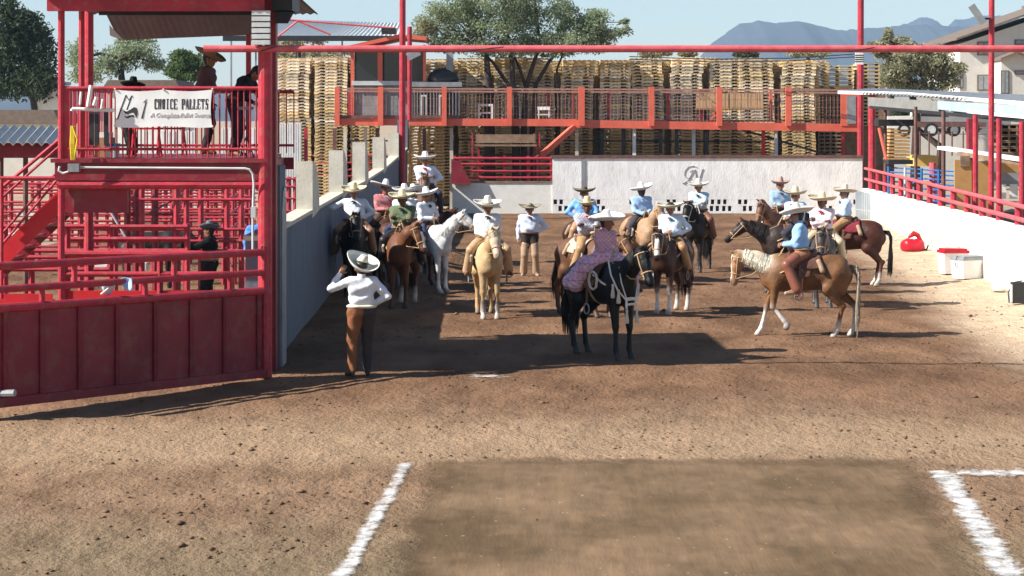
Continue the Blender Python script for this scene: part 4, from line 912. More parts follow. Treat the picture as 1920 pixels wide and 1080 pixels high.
# ---------------------------------------------------------------- roofed stand on the right
sr = thing('stand_roof', 'long pale metal roof of the seating stand at the right', 'roof', P(1760,190,62))
a, b_, c_, d_ = P(1572,172,80), P(1752,186,66), P(1752,176,67), P(1572,170,81)
under(MB().beam(P(1572,173,80), P(1700,176,72), .05, .12).build('edge_trim', WHITE), sr); under(MB().beam(P(1700,176,72), P(1945,196,58), .05, .11).build('edge_trim', WHITE), sr)
m = MB(); q1, q2, q3, q4 = P(1628,182,76), P(1760,190,67), P(1760,209,66.8), P(1628,199,75.8)
m.add([q1,q2,q3,q4]+[v+Vector((0,.1,0)) for v in (q1,q2,q3,q4)], [(0,1,2,3),(7,6,5,4),(0,4,5,1),(1,5,6,2),(2,6,7,3),(3,7,4,0)]); under(m.build('fascia', FASC1), sr)
m = MB(); q1, q2, q3, q4 = P(1759,189,66.5), P(1950,200,56), P(1950,226,55.8), P(1759,205,66.3)
m.add([q1,q2,q3,q4]+[v+Vector((0,.1,0)) for v in (q1,q2,q3,q4)], [(0,1,2,3),(7,6,5,4),(0,4,5,1),(1,5,6,2),(2,6,7,3),(3,7,4,0)]); under(m.build('fascia', FASC2), sr)
under(MB().beam(P(1815,209,61), P(1950,222,55.5), .06, .09).build('edge_trim', WHITE), sr)
q = [P(1573,171,80.2), P(1950,192,58.2), P(2080,186,63), P(1640,166,88)]
o = corrugated('roof_sheets', '', q, 50, .03, ROOFM); under(o, sr)
under(MB().beam(P(1632,201,75.5), P(1950,229,55.3), .08, .1).build('eave_beam', DARK), sr)
# plywood stand, white counter edge
kb = thing('plywood_stand', 'plywood walled stand with a white counter edge behind the right rail', 'stand', P(1850,380,57))
Yk = 58
under(MB().box(P(1790,0,Yk).x,P(1822,0,Yk).x,Yk,Yk+.08,0,P(0,300,Yk).z).build('wall_panel', PLY), kb)
under(MB().box(P(1829,0,Yk).x,P(1852,0,Yk).x,Yk-.1,Yk-.02,0,P(0,302,Yk).z).build('wall_panel', PLY), kb)
under(MB().box(P(1876,0,Yk).x,P(1930,0,Yk).x,Yk-.1,Yk-.02,P(0,324,Yk).z,P(0,305,Yk).z).build('wall_panel', PLY), kb)
under(MB().box(P(1800,0,Yk).x,P(1818,0,Yk).x,Yk-.04,Yk-.002,P(0,312,Yk).z,P(0,292,Yk).z).build('hatch', WOODD), kb)
under(MB().box(P(1876,0,Yk).x,P(1930,0,Yk).x,Yk+1,Yk+1.1,0,P(0,400,Yk).z).build('back_wall', DARK), kb)
under(MB().box(P(1864,0,Yk).x,P(1930,0,Yk).x,Yk+.5,Yk+.6,P(0,350,Yk).z,P(0,324,Yk).z).build('shelf', GREYM), kb)
for px in (1878, 1900): under(MB().box(P(px,0,Yk).x,P(px+15,0,Yk).x,Yk+.4,Yk+.45,P(0,374,Yk).z,P(0,346,Yk).z).build('window_panel', WHITE), kb)
under(MB().beam(P(1766,277,60), P(1945,303,55.5), .3, .09).build('counter_edge', WHITE), kb)
under(MB().beam(P(1800,288,58.8), P(1945,309,55.6), .2, .12).build('counter_beam', WOODD), kb)
under(MB().box(P(1846,0,57).x,P(1858,0,57).x,59,59.3,0,P(0,222,59).z).build('corner_post', REDD), kb)
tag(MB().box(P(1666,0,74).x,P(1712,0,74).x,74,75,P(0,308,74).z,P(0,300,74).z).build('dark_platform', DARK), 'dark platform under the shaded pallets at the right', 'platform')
# half-shaded pallet stack under the roof
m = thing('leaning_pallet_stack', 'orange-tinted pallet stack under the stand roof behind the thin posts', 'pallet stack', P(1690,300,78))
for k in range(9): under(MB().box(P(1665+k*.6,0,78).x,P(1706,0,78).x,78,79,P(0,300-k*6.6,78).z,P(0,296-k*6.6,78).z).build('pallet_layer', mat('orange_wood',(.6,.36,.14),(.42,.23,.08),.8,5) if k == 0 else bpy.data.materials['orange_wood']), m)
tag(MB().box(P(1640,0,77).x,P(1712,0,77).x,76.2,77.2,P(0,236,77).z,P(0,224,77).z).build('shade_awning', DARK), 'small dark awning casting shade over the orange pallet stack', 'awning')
tag(MB().beam(P(1648,240,76), P(1662,300,76), .35, .05).build('orange_board', ORANGE), 'orange board leaning left of the shaded pallets', 'board')
# blue panels and orange post
bf = thing('blue_pen_panels', 'row of blue pipe pen panels behind the right rail', 'pen panel', P(1730,340,74))
for py in (314,322,331,340,350,360,372): under(MB().tube([P(1664,py,75), P(1796,py+8,69)], .03, 6).build('rail', BLUE), bf)
for px in (1666,1697,1728,1760,1794): under(MB().tube([P(px,312+(px-1666)*.06,74-(px-1666)*.04), (P(px,0,74-(px-1666)*.04).x, 74-(px-1666)*.04, 0)], .045, 6).build('post', LTM if px == 1697 else BLUE), bf)
tag(MB().tube([P(1749,305,72), (P(1752,0,72).x,72,0)], .13, 10).build('orange_post', PINK), 'thick orange-pink post between the blue panels', 'post')
yt = thing('yellow_tarp_table', 'low yellow tarp covered table in the yard behind the blue panels', 'table', P(1735,300,80))
under(MB().box(P(1718,0,80).x,P(1758,0,80).x,80,82,P(0,312,80).z,P(0,292,80).z).build('tarp', mat('yellow_tarp',(.75,.5,.16),(.6,.38,.1),.7,4)), yt)
# barrier rails in the yard
yr = thing('yard_fence', 'thin dark wire fence across the tan yard at the right', 'fence', P(1760,260,100))
for px in (1725,1742,1760,1785,1806,1826): under(MB().tube([P(px,246,100), P(px,292,100)], .04, 6).build('post', RUST), yr)
under(MB().tube([P(1715,250,100), P(1850,252,100)], .02, 5).build('wire', RUST), yr)
# vehicles far off
def vehicle(name, label, cat, px, py, Y, L_, body_m, kind, gl=GLASSD):
    c_ = P(px, py, Y); t_ = thing(name, label, cat, c_)
    x0 = c_.x-L_/2; z = c_.z; H_ = 1.35 if kind == 'car' else 1.7
    if kind == 'trailer':
        pr = [(0,.5),(L_,.5),(L_,.75),(L_*.8,.78),(0,.78)]
    elif kind == 'truck':
        pr = [(0,.45),(L_,.45),(L_,1.0),(L_*.80,1.12),(L_*.68,1.75),(L_*.36,1.78),(L_*.34,1.15),(0,1.12)]
    else:
        pr = [(0,.35),(L_,.35),(L_,.85),(L_*.78,.98),(L_*.64,1.42),(L_*.28,1.45),(L_*.12,1.0),(0,.9)]
    under(MB().prism([(x0+a, z+b_) for a, b_ in pr], Y, Y+1.8, 'y').build('body', body_m), t_)
    if kind != 'trailer':
        w = [(L_*.40,1.12),(L_*.74,1.08),(L_*.66,1.62),(L_*.42,1.64)] if kind == 'truck' else [(L_*.2,1.0),(L_*.72,1.0),(L_*.62,1.34),(L_*.3,1.36)]
        under(MB().prism([(x0+a, z+b_) for a, b_ in w], Y-.015, Y-.002, 'y').build('window', gl), t_)
    for u in (.2,.8):
        m = MB(); cx = x0+L_*u; ring = [(cx+.36*math.cos(t*math.pi/8), z+.36+.36*math.sin(t*math.pi/8)) for t in range(16)]
        w_ = MB().prism(ring, Y-.08, Y+.2, 'y').build('wheel', RUBBER); under(w_, t_)
        ring = [(cx+.22*math.cos(t*math.pi/8), z+.36+.22*math.sin(t*math.pi/8)) for t in range(16)]
        r_ = MB().prism(ring, Y-.1, Y-.081, 'y').build('rim', LTM); r_.parent = w_
    return t_
vehicle('pickup_truck', 'white pickup truck parked far off left of the white wheels', 'truck', 1742, 256, 118, 4.6, WHITE, 'truck')
vehicle('flat_trailer', 'dark flat trailer with two white wheels in the far yard', 'trailer', 1785, 256, 112, 3.6, RUST, 'trailer')
vehicle('parked_car', 'pale car parked under the trees beside the red posts', 'car', 1822, 252, 120, 4.4, LTM, 'car')
# two storey house
hs = thing('house', 'large beige two-storey house with gabled roof at the upper right', 'house', P(1860,190,150))
def hp(m_, nm, mt): return under(m_.build(nm, mt), hs)
Yh = 150; X = lambda px, Y=Yh: P(px,0,Y).x; Z = lambda py, Y=Yh: P(0,py,Y).z
m = MB(); m.prism([(X(1800),-.5),(X(2060),-.5),(X(2060),Z(70)),(X(1995),Z(18)),(X(1800),Z(82))][:5], Yh, Yh+12, 'y'); hp(m, 'wall', STUCCO)
m = MB(); m.prism([(X(1790),Z(76)),(X(1995),Z(4)),(X(1995),Z(0)),(X(1790),Z(72))], Yh-.6, Yh+12.5, 'y'); hp(m, 'roof', TILE)
m = MB(); m.prism([(X(1995),Z(4)),(X(2110),Z(66)),(X(2110),Z(58)),(X(1995),Z(-6))], Yh-.6, Yh+12.5, 'y'); hp(m, 'roof', TILE)
m = MB(); m.prism([(X(1862),-.5),(X(1920),-.5),(X(1920),Z(110)),(X(1890),Z(100)),(X(1862),Z(112))], Yh-2.5, Yh-.002, 'y'); hp(m, 'porch', STUCCO)
m = MB(); m.prism([(X(1858),Z(113,147)),(X(1890),Z(99,147)),(X(1890),Z(96,147)),(X(1858),Z(109,147))], 147.0, Yh-.01, 'y'); m.prism([(X(1890),Z(99,147)),(X(1926),Z(112,147)),(X(1926),Z(108,147)),(X(1890),Z(96,147))], 147.0, Yh-.01, 'y'); hp(m, 'porch_roof', TILE)
for (a, b_, c_, d_, Y) in ((1832,1856,78,104,Yh),(1832,1856,140,170,Yh),(1902,1930,74,84,Yh),(1876,1892,132,176,Yh-2.5),(1902,1930,132,140,Yh-2.5),(1795,1806,134,166,Yh)):
    w_ = hp(MB().box(X(a,Y),X(b_,Y),Y-.06,Y-.002,Z(d_,Y),Z(c_,Y)), 'window', TILE)
    mm = MB(); k = (b_-a)*.12; mm.box(X(a+k,Y),X((a+b_)/2-.6,Y),Y-.09,Y-.061,Z(d_-2,Y),Z(c_+2,Y)); mm.box(X((a+b_)/2+.6,Y),X(b_-k,Y),Y-.09,Y-.061,Z(d_-2,Y),Z(c_+2,Y))
    p_ = mm.build('pane', GREYM); p_.parent = w_
tag(MB().box(X(1640,130),X(1990,130),130,130.3,-.2,Z(182,130)).build('yard_wall', STUCCO), 'low beige yard wall in front of the house', 'wall')

# ---------------------------------------------------------------- trees
LEAFS = {}
def leafmat(name, c1, c2):
    m = mat(name, c1, c2, .65, 1.6, spec=.2); b = m.node_tree.nodes['Principled BSDF']
    nt = m.node_tree; tr = nt.nodes.new('ShaderNodeBsdfTranslucent'); tr.inputs[0].default_value = (*[min(1,x*1.5) for x in c1],1)
    mx = nt.nodes.new('ShaderNodeMixShader'); mx.inputs[0].default_value = .3; out = nt.nodes['Material Output']
    nt.links.new(b.outputs[0], mx.inputs[1]); nt.links.new(tr.outputs[0], mx.inputs[2]); nt.links.new(mx.outputs[0], out.inputs[0]); return m
LM = leafmat('mesquite_leaf', (.28,.33,.20), (.14,.175,.10)); LD = leafmat('dark_leaf', (.06,.085,.04), (.018,.03,.014)); LO = leafmat('olive_leaf', (.32,.31,.19), (.17,.17,.095)); LG = leafmat('green_leaf', (.10,.15,.05), (.04,.07,.02))
BARK = mat('bark', (.085,.06,.05), (.04,.028,.024), .9, 6, .5, 20)
def tree(name, label, base, blobs, trunks, n, leaf, lm, seed, group=None, fill=.75, holes=0.0):
    """blobs: (x,y,z,rx,ry,rz) crown clumps, trunks: list of point lists with radii"""
    rg = np.random.default_rng(seed); t_ = thing(name, label, 'tree' if 'bush' not in name else 'bush', base, group=group)
    m = MB(); tips = []
    for pts, r0, r1 in trunks:
        k = len(pts); m.tube(pts, [r0+(r1-r0)*i/(k-1) for i in range(k)], 7); tips.append((Vector(pts[-1]), r1))
    # twigs out into the crown
    nb = len(blobs); w = np.array([b[3]*b[5] for b in blobs]); w = w/w.sum(); sub = []
    for b in blobs:
        c = Vector(b[:3]); tp = min(tips, key=lambda q: (q[0]-c).length) if tips else None
        if tp:
            mid = tp[0].lerp(c, .5) + Vector((0,0,.15*(c-tp[0]).length)); m.tube([tp[0], mid, c], [tp[1], tp[1]*.6, tp[1]*.25], 5)
            for k in range(5):
                e = c + Vector(((rg.random()*2-1)*b[3], (rg.random()*2-1)*b[4], (rg.random()*2-1)*b[5]))*.85; m.tube([c.lerp(tp[0],.15), c.lerp(e,.5)+Vector((0,0,.05)), e], [tp[1]*.3, tp[1]*.2, tp[1]*.06], 4)
        for k in range(15):
            v = rg.normal(size=3); v /= np.linalg.norm(v); rr = rg.random()**.45
            sub.append((b[0]+v[0]*b[3]*rr, b[1]+v[1]*b[4]*rr, b[2]+v[2]*b[5]*rr, min(b[3],b[5])*(.28+.5*rg.random())))
    under(m.build('trunk', BARK, smooth=True), t_)
    sub = np.array(sub); ws = sub[:,3]**1.6; ws /= ws.sum(); idx = rg.choice(len(sub), n, p=ws); S = sub[idx]
    d = rg.normal(size=(n,3)); d /= np.linalg.norm(d,axis=1)[:,None]; d *= (rg.random(n)**(1/2.2))[:,None]
    ctr = S[:,:3] + d*S[:,3:4]*np.array([1.35,1.2,.85])
    loose = rg.random(n) < .28; bi = rg.choice(nb, n, p=w); B_ = np.array([b[:6] for b in blobs]); ctr[loose] = (B_[bi,:3] + d*B_[bi,3:6]*1.12)[loose]
    a = rg.normal(size=(n,3)); a /= np.linalg.norm(a,axis=1)[:,None]; b2 = rg.normal(size=(n,3)); b2 -= (b2*a).sum(1)[:,None]*a; b2 /= np.linalg.norm(b2,axis=1)[:,None]
    sz = leaf*(.6+.8*rg.random(n))[:,None]
    V = np.stack([ctr-a*sz-b2*sz*.15, ctr+b2*sz*-.42, ctr+a*sz, ctr+b2*sz*.42], 1).reshape(-1,3)
    under(npmesh('crown', V, np.arange(4*n).reshape(-1,4), lm, smooth=False), t_)
    return t_
def pb(px, py, Y, rx, rz, ry=None): p = P(px,py,Y); s = F/Y; return (p.x, p.y+random.uniform(-.5,.5), p.z, rx/s, (ry or rx)/s, rz/s)
Yt = 90.2
random.seed(5)
bl_ = [(800,52,28,22),(830,30,38,28),(850,75,45,24),(880,20,45,30),(900,60,45,28),(930,85,48,20),(940,5,50,30),(960,45,50,32),(1000,20,50,30),(1010,70,50,26),(1050,30,40,26),(1060,75,45,22),(1090,55,40,24),(1100,90,38,13),(1120,35,30,18),(1140,65,26,18),(1165,60,20,10),(900,95,40,12),(980,98,50,12),(870,-10,45,20),(1000,-20,55,20),(1045,98,40,12),(1110,70,35,20),(1172,42,10,7)]
T3 = lambda *a: [P(x,y,Yt+dy) for x,y,dy in a]
tree('mesquite_tree', 'wide spreading grey-green mesquite tree with several trunks rising behind the deck', (P(985,0,Yt).x,Yt,0),
     [pb(x,y,Yt,a,b_,a*1.1) for x,y,a,b_ in bl_],
     [(T3((968,400,0),(966,260,0),(962,170,0),(960,110,0),(950,80,0)),.17,.09),(T3((972,300,.1),(968,180,.1),(940,140,.2),(925,118,.3),(900,92,.3)),.1,.05),(T3((985,400,.3),(982,250,.3),(986,165,.3),(1000,120,.3),(1012,85,.3)),.16,.07),(T3((1002,400,.5),(998,250,.5),(1004,160,.5),(1030,115,.5),(1060,80,.5)),.14,.05),(T3((968,175,0),(945,160,0),(932,146,0)),.07,.03),(T3((986,165,.3),(975,130,.3),(962,100,.3)),.08,.04),(T3((918,400,0),(918,250,0),(915,150,0),(912,100,0)),.30,.10),(T3((1042,300,.2),(1048,200,.2),(1044,130,.2),(1060,90,.2)),.07,.04)],
     46000, .062, LM, 3)
def simple_tree(name, label, Y, blobs, n, leaf, lm, seed, tx, group='trees beyond the arena'):
    return tree(name, label, (P(tx,0,Y).x, Y, 0), [pb(x,y,Y,a,b_,a) for x,y,a,b_ in blobs], [([(P(tx,0,Y).x,Y,0), (P(tx,0,Y).x+.1,Y,P(0,blobs[0][1]+blobs[0][3]*.5,Y).z*.6), P(blobs[0][0],blobs[0][1]+blobs[0][3]*.3,Y)], .3, .15)], n, leaf, lm, seed, group)
simple_tree('dense_tree', 'big dark leafy tree filling the upper left corner', 140, [(50,90,45,60),(20,60,40,45),(80,130,32,50),(0,130,40,50),(45,40,28,25),(70,75,30,30),(30,160,50,30),(90,170,22,22),(10,20,40,20)], 11000, .17, LD, 21, 62)
simple_tree('sparse_tree', 'thin grey-green tree seen through the tower posts', 112, [(225,105,40,26),(260,95,32,22),(290,120,22,18),(200,125,30,20),(240,75,25,14),(150,110,25,40),(160,140,25,20),(275,75,20,9)], 8000, .09, LM, 22, 232)
simple_tree('round_tree', 'small round green tree seen to the left of the man in the big hat', 130, [(345,118,26,24),(330,135,18,16),(365,125,18,20),(345,105,16,12),(350,142,30,12)], 6000, .11, LG, 23, 346)
simple_tree('olive_bush', 'broad olive-green tree between the pallets and the house', 118, [(1700,120,40,24),(1740,130,40,24),(1670,140,30,22),(1760,105,28,20),(1710,95,26,16),(1780,140,24,22),(1690,160,45,16),(1745,165,45,16),(1650,100,14,10),(1655,85,10,8),(1665,70,7,8),(1640,95,16,8)], 15000, .11, LO, 24, 1715)
simple_tree('bare_bush', 'wispy tall bush sticking up above the right pallets', 128, [(1665,82,22,10),(1690,75,18,8),(1668,62,8,10),(1640,82,14,6),(1700,88,20,8)], 1300, .10, LO, 25, 1667)
simple_tree('dark_shade_tree', 'dark green tree behind the parked vehicles under the stand roof', 125, [(1700,222,26,16),(1730,215,30,14),(1765,225,26,14),(1800,222,26,14),(1755,238,22,10),(1830,230,24,12)], 7000, .12, LD, 26, 1760)
for i, (x, w, h, l) in enumerate(((1224,26,7,'tiny treetop poking above the left pallets'),(1290,16,6,'tiny treetop poking above the middle pallets'),(1398,22,8,'dark treetop poking above the pallets below the mountain'),(1515,36,7,'low treetop poking above the right pallets'),(532,34,14,'brown treetop beside the tower above the pallets'),(600,60,10,'faint treetop line below the metal barn roof'))):
    simple_tree('distant_tree', l, 160, [(x,102-h*.2,w,h),(x+w*.5,100,w*.7,h*.8),(x-w*.5,101,w*.6,h*.7)], 1400, .14, LO if i != 2 else LD, 40+i, x)
simple_tree('yard_tree', 'grey-brown low tree right behind the tower roof', 135, [(560,62,30,14),(545,80,30,16),(590,72,24,12)], 2200, .12, LO, 60, 556)

# ---------------------------------------------------------------- things on the ground at the right
def cooler(label, px, py, w, h, dpt, bm, lm_, rz, handle=True):
    g = G(px, py, .09); t_ = thing('cooler', label, 'cooler', g, rz)
    m = MB(); w2, d2 = w/2, dpt/2; k = .9
    m.add([(-w2*k,-d2*k,0),(w2*k,-d2*k,0),(w2*k,d2*k,0),(-w2*k,d2*k,0),(-w2,-d2,h*.82),(w2,-d2,h*.82),(w2,d2,h*.82),(-w2,d2,h*.82)], [(0,3,2,1),(4,5,6,7),(0,1,5,4),(1,2,6,5),(2,3,7,6),(3,0,4,7)])
    m.build('tub', bm, parent=t_)
    m = MB().box(-w2*1.04,w2*1.04,-d2*1.05,d2*1.05,h*.822,h*.93); m.box(-w2*.9,w2*.9,-d2*.9,d2*.9,h*.932,h); m.build('lid', lm_, parent=t_)
    if handle: m = MB().tube([(-w2*1.05,0,h*.5),(-w2*1.16,0,h*.75),(-w2*1.1,0,h*.98),(w2*1.1,0,h*.98),(w2*1.16,0,h*.75),(w2*1.05,0,h*.5)], .014, 6); m.build('handle', lm_, parent=t_)
    return t_
cooler('tall white cooler with a red lid by the right wall', 1787, 512, .62, .60, .50, WHITE, REDP, R(8), False)
cooler('white cooler with a dark grey lid beside the red-lidded one', 1817, 521, .70, .52, .50, WHITE, GREYM, R(25))
def lumpy_bag():
    g = G(1712,471,.09); t_ = thing('red_bag', 'red cloth bag slumped on the pale dirt by the right wall', 'bag', g); t_.scale = (1.3,1.3,1.25)
    m = MB(); prof = [(0,0),(.20,.0),(.235,.06),(.23,.16),(.2,.22),(.17,.24),(.12,.26),(0,.27)]
    m.lathe(prof, n=20, fn=lambda p,t,r: (p[0]*(1.1+.12*math.sin(3*t)), p[1]*(.85+.1*math.cos(2*t)), p[2]+.03*math.sin(2*t+1)*(r>.1)*(p[2]>.1)))
    m.build('bag_body', REDP, parent=t_, smooth=True)
    m = MB().tube([(-.1,0,.24),(-.06,0,.34),(.02,0,.40),(.1,0,.36),(.16,0,.26),(.17,.02,.12)], [.03,.05,.06,.055,.04,.03], 8); m.build('flap', REDP, parent=t_, smooth=True)
    MB().tube([(-.12,-.02,.26),(-.04,-.03,.30),(.03,-.03,.27)], .018, 6).build('strap', WHITE, parent=t_)
    MB().tube([(.2,.02,.03),(.3,.02,.04),(.33,0,.14)], .02, 6).build('strap', RUBBER, parent=t_)
lumpy_bag()
g = G(1908,568,.09); t_ = thing('black_bag', 'boxy black bag leaning open at the right photo edge', 'bag', g)
m = MB().box(-.12,.30,-.12,.12,0,.42); m.build('bag_body', RUBBER, parent=t_); m = MB().box(-.16,-.13,-.12,.1,.02,.38); m.build('side_flap', LTM, parent=t_)
MB().tube([(-.17,0,0),(-.19,0,.22),(-.08,0,.42),(.1,0,.45)], .014, 6).build('strap', RUBBER, parent=t_)
o = MB().tube([G(1905,566)+Vector((0,.5,0)), P(1911,500,46.5), P(1908,470,46.6)], [.05,.06,.02], 8).build('leaning_racket', DARK); tag(o, 'dark narrow object standing against the wall behind the black bag', 'object')
wb = thing('wall_buttress', 'large plain white round buttress against the right wall left of the black bag', 'buttress', G(1882,545,.09), R(20))  # buttress of the right wall, shaped as a round drum
MB().lathe([(0,0),(.25,0),(.26,.1),(.275,.4),(.27,.8),(.25,.9),(.2,.92),(0,.92)], n=22).build('tub', WALLR, parent=wb, smooth=True)
# gloves / cloth lying on the gate rail
gl = thing('blue_cloth', 'crumpled pale blue cloth hanging over the gate rail', 'cloth', P(222,540,29.2))
m = MB(); V = []; 
for j in range(7):
    for i in range(16):
        u, v = i/15, j/6; p = P(192+56*u, 524+26*v*(.6+.4*math.sin(u*9)) + 4*math.sin(u*6), 29.1-.06*math.sin(v*3+u*5)); V.append(tuple(p))
o = npmesh('cloth_sheet', V, [(j*16+i, j*16+i+1, (j+1)*16+i+1, (j+1)*16+i) for j in range(6) for i in range(15)], mat('pale_blue_cloth',(.45,.62,.85),(.25,.38,.6),.8,8)); s_ = o.modifiers.new('s','SOLIDIFY'); s_.thickness = .01; under(o, gl)
under(MB().tube([P(190,552,29.0), P(205,540,28.95), P(216,536,28.95)], .018, 6).build('fringe', COPE), gl)
# ---------------------------------------------------------------- organic surfaces: smooth union of tapered capsules -> one continuous mesh
def nets(Fl, o, h):
    S = Fl < 0; nx, ny, nz = Fl.shape
    c = {(i,j,k): Fl[i:nx-1+i, j:ny-1+j, k:nz-1+k] for i in (0,1) for j in (0,1) for k in (0,1)}
    shp = c[0,0,0].shape; acc = np.zeros(shp+(3,), np.float32); cnt = np.zeros(shp, np.float32)
    for a in c:
        for ax in range(3):
            if a[ax] == 0:
                b = list(a); b[ax] = 1; b = tuple(b); f0, f1 = c[a], c[b]; m = (f0 < 0) != (f1 < 0)
                t = f0[m]/(f0[m]-f1[m]); p = np.tile(np.array(a, np.float32), (len(t),1)); p[:,ax] += t; acc[m] += p; cnt[m] += 1
    act = cnt > 0; idx = -np.ones(shp, np.int64); idx[act] = np.arange(act.sum())
    V = (np.argwhere(act) + acc[act]/cnt[act][:,None])*h + np.array(o); Fs = []
    for ax in range(3):
        sl0 = [slice(None)]*3; sl1 = [slice(None)]*3; sl0[ax] = slice(0,-1); sl1[ax] = slice(1,None)
        s0, s1 = S[tuple(sl0)], S[tuple(sl1)]; m = np.argwhere(s0 != s1); ins = s0[tuple(m.T)]
        u, v = (ax+1)%3, (ax+2)%3; ok = (m[:,u] > 0) & (m[:,v] > 0) & (m[:,u] < shp[u]) & (m[:,v] < shp[v]); m = m[ok]; ins = ins[ok]
        q = []
        for du, dv in ((-1,-1),(0,-1),(0,0),(-1,0)):
            n = m.copy(); n[:,u] += du; n[:,v] += dv; q.append(idx[tuple(n.T)])
        q = np.stack(q, 1); q[~ins] = q[~ins][:, ::-1]; Fs.append(q[(q >= 0).all(1)])
    return V, np.concatenate(Fs)
def cap(a, b, ra, rb=None, col=(.5,.5,.5), k=.03, sc=None): return (np.array(a, float), np.array(b, float), ra, ra if rb is None else rb, col, k, sc)
def dist(pr, Pn):
    a, b, ra, rb, col, k, sc = pr; q = Pn - a.astype(np.float32); d = (b-a).astype(np.float32)
    if sc is not None: s = np.array(sc, np.float32); q = q/s; d = d/s
    dd = float(d@d); t = np.clip((q@d)/dd, 0, 1) if dd > 1e-12 else np.zeros(q.shape[:-1], np.float32)
    r = np.sqrt(((q - t[...,None]*d)**2).sum(-1)) - (ra + (rb-ra)*t)
    return r*(min(sc) if sc is not None else 1)
def sdf(prims, h, cut=None, colk=.02):
    lo = np.min([np.minimum(p[0],p[1]) - max(p[2],p[3])*(max(p[6]) if p[6] else 1) for p in prims], 0) - 3*h
    hi = np.max([np.maximum(p[0],p[1]) + max(p[2],p[3])*(max(p[6]) if p[6] else 1) for p in prims], 0) + 3*h
    n = np.ceil((hi-lo)/h).astype(int)+1
    ax = [lo[i] + h*np.arange(n[i]) for i in range(3)]
    Fl = np.full(tuple(n), 1e3, np.float32)
    for p in prims:
        m = max(p[5],.01)+2*h; e = max(p[2],p[3])*(max(p[6]) if p[6] else 1)+m
        l = np.maximum(np.floor((np.minimum(p[0],p[1])-e-lo)/h).astype(int), 0); u = np.minimum(np.ceil((np.maximum(p[0],p[1])+e-lo)/h).astype(int)+1, n)
        sl = tuple(slice(l[i],u[i]) for i in range(3))
        G_ = np.stack(np.meshgrid(*[ax[i][sl[i]] for i in range(3)], indexing='ij'), -1).astype(np.float32)
        d = dist(p, G_); f = Fl[sl]; k = p[5]
        hh = np.maximum(k-np.abs(f-d), 0)/k; Fl[sl] = np.minimum(f, d) - hh*hh*k*.25
    if cut is not None:
        G_ = np.stack(np.meshgrid(*ax, indexing='ij'), -1); Fl = np.maximum(Fl, cut(G_))
    V, Fc = nets(Fl, lo, h)
    D = np.stack([dist(p, V.astype(np.float32)) for p in prims], 1); W = np.exp(-(D - D.min(1, keepdims=True))/colk); W /= W.sum(1, keepdims=True)
    col = W @ np.array([p[4] for p in prims]); return V, Fc, col
def join(parts):
    V = []; Fc = []; Cc = []; n = 0
    for v, f, c in parts: V.append(v); Fc.append(f+n); Cc.append(c); n += len(v)
    return np.concatenate(V), np.concatenate(Fc), np.concatenate(Cc)
SKIN = vmat('skin', .55, 12, .1, .05); CLOTH = vmat('cloth', .85, 5, .14, .8, 10, .1); COAT = vmat('horse_coat', .5, 4, .34, .35, 16, .26); HAIR = vmat('hair', .6, 20, .4, .1)
FELT = vmat('hat_felt', .9, 9, .1, .15, 30, .1); TACK = vmat('tack_leather', .5, 12, .25, .15, 30)
BOOTM = vmat('boot_leather', .4, 8, .2, .1, 30)

# ---------------------------------------------------------------- horses
def strands(name, roots, n, lf, wid, col, parent, rg, m=None):
    V = []; Fc = []; cc = []
    for i in range(n):
        pts = lf(i/n, rg); w = wid*(.6+.8*rg.random()); a = rg.random()*6.28; sx = np.array([math.cos(a), math.sin(a), 0])*w; sy = np.array([-math.sin(a), math.cos(a), .3])*w*.6
        base = len(V); k = len(pts); c_ = np.array(col)*(.65+.7*rg.random())
        for j, p in enumerate(pts):
            f = 1-.75*(j/(k-1))**2; V += [p+sx*f, p-sx*.5*f+sy*f, p-sx*.5*f-sy*f]; cc += [c_]*3
        for j in range(k-1):
            for q in range(3): a0 = base+j*3+q; a1 = base+j*3+(q+1)%3; Fc.append((a0,a1,a1+3,a0+3))
    return npmesh(name, V, Fc, m or HAIR, parent=parent, col=np.array(cc))
def rotz(v, a): c, s = math.cos(a), math.sin(a); return np.array([v[0]*c-v[1]*s, v[0]*s+v[1]*c, v[2]])
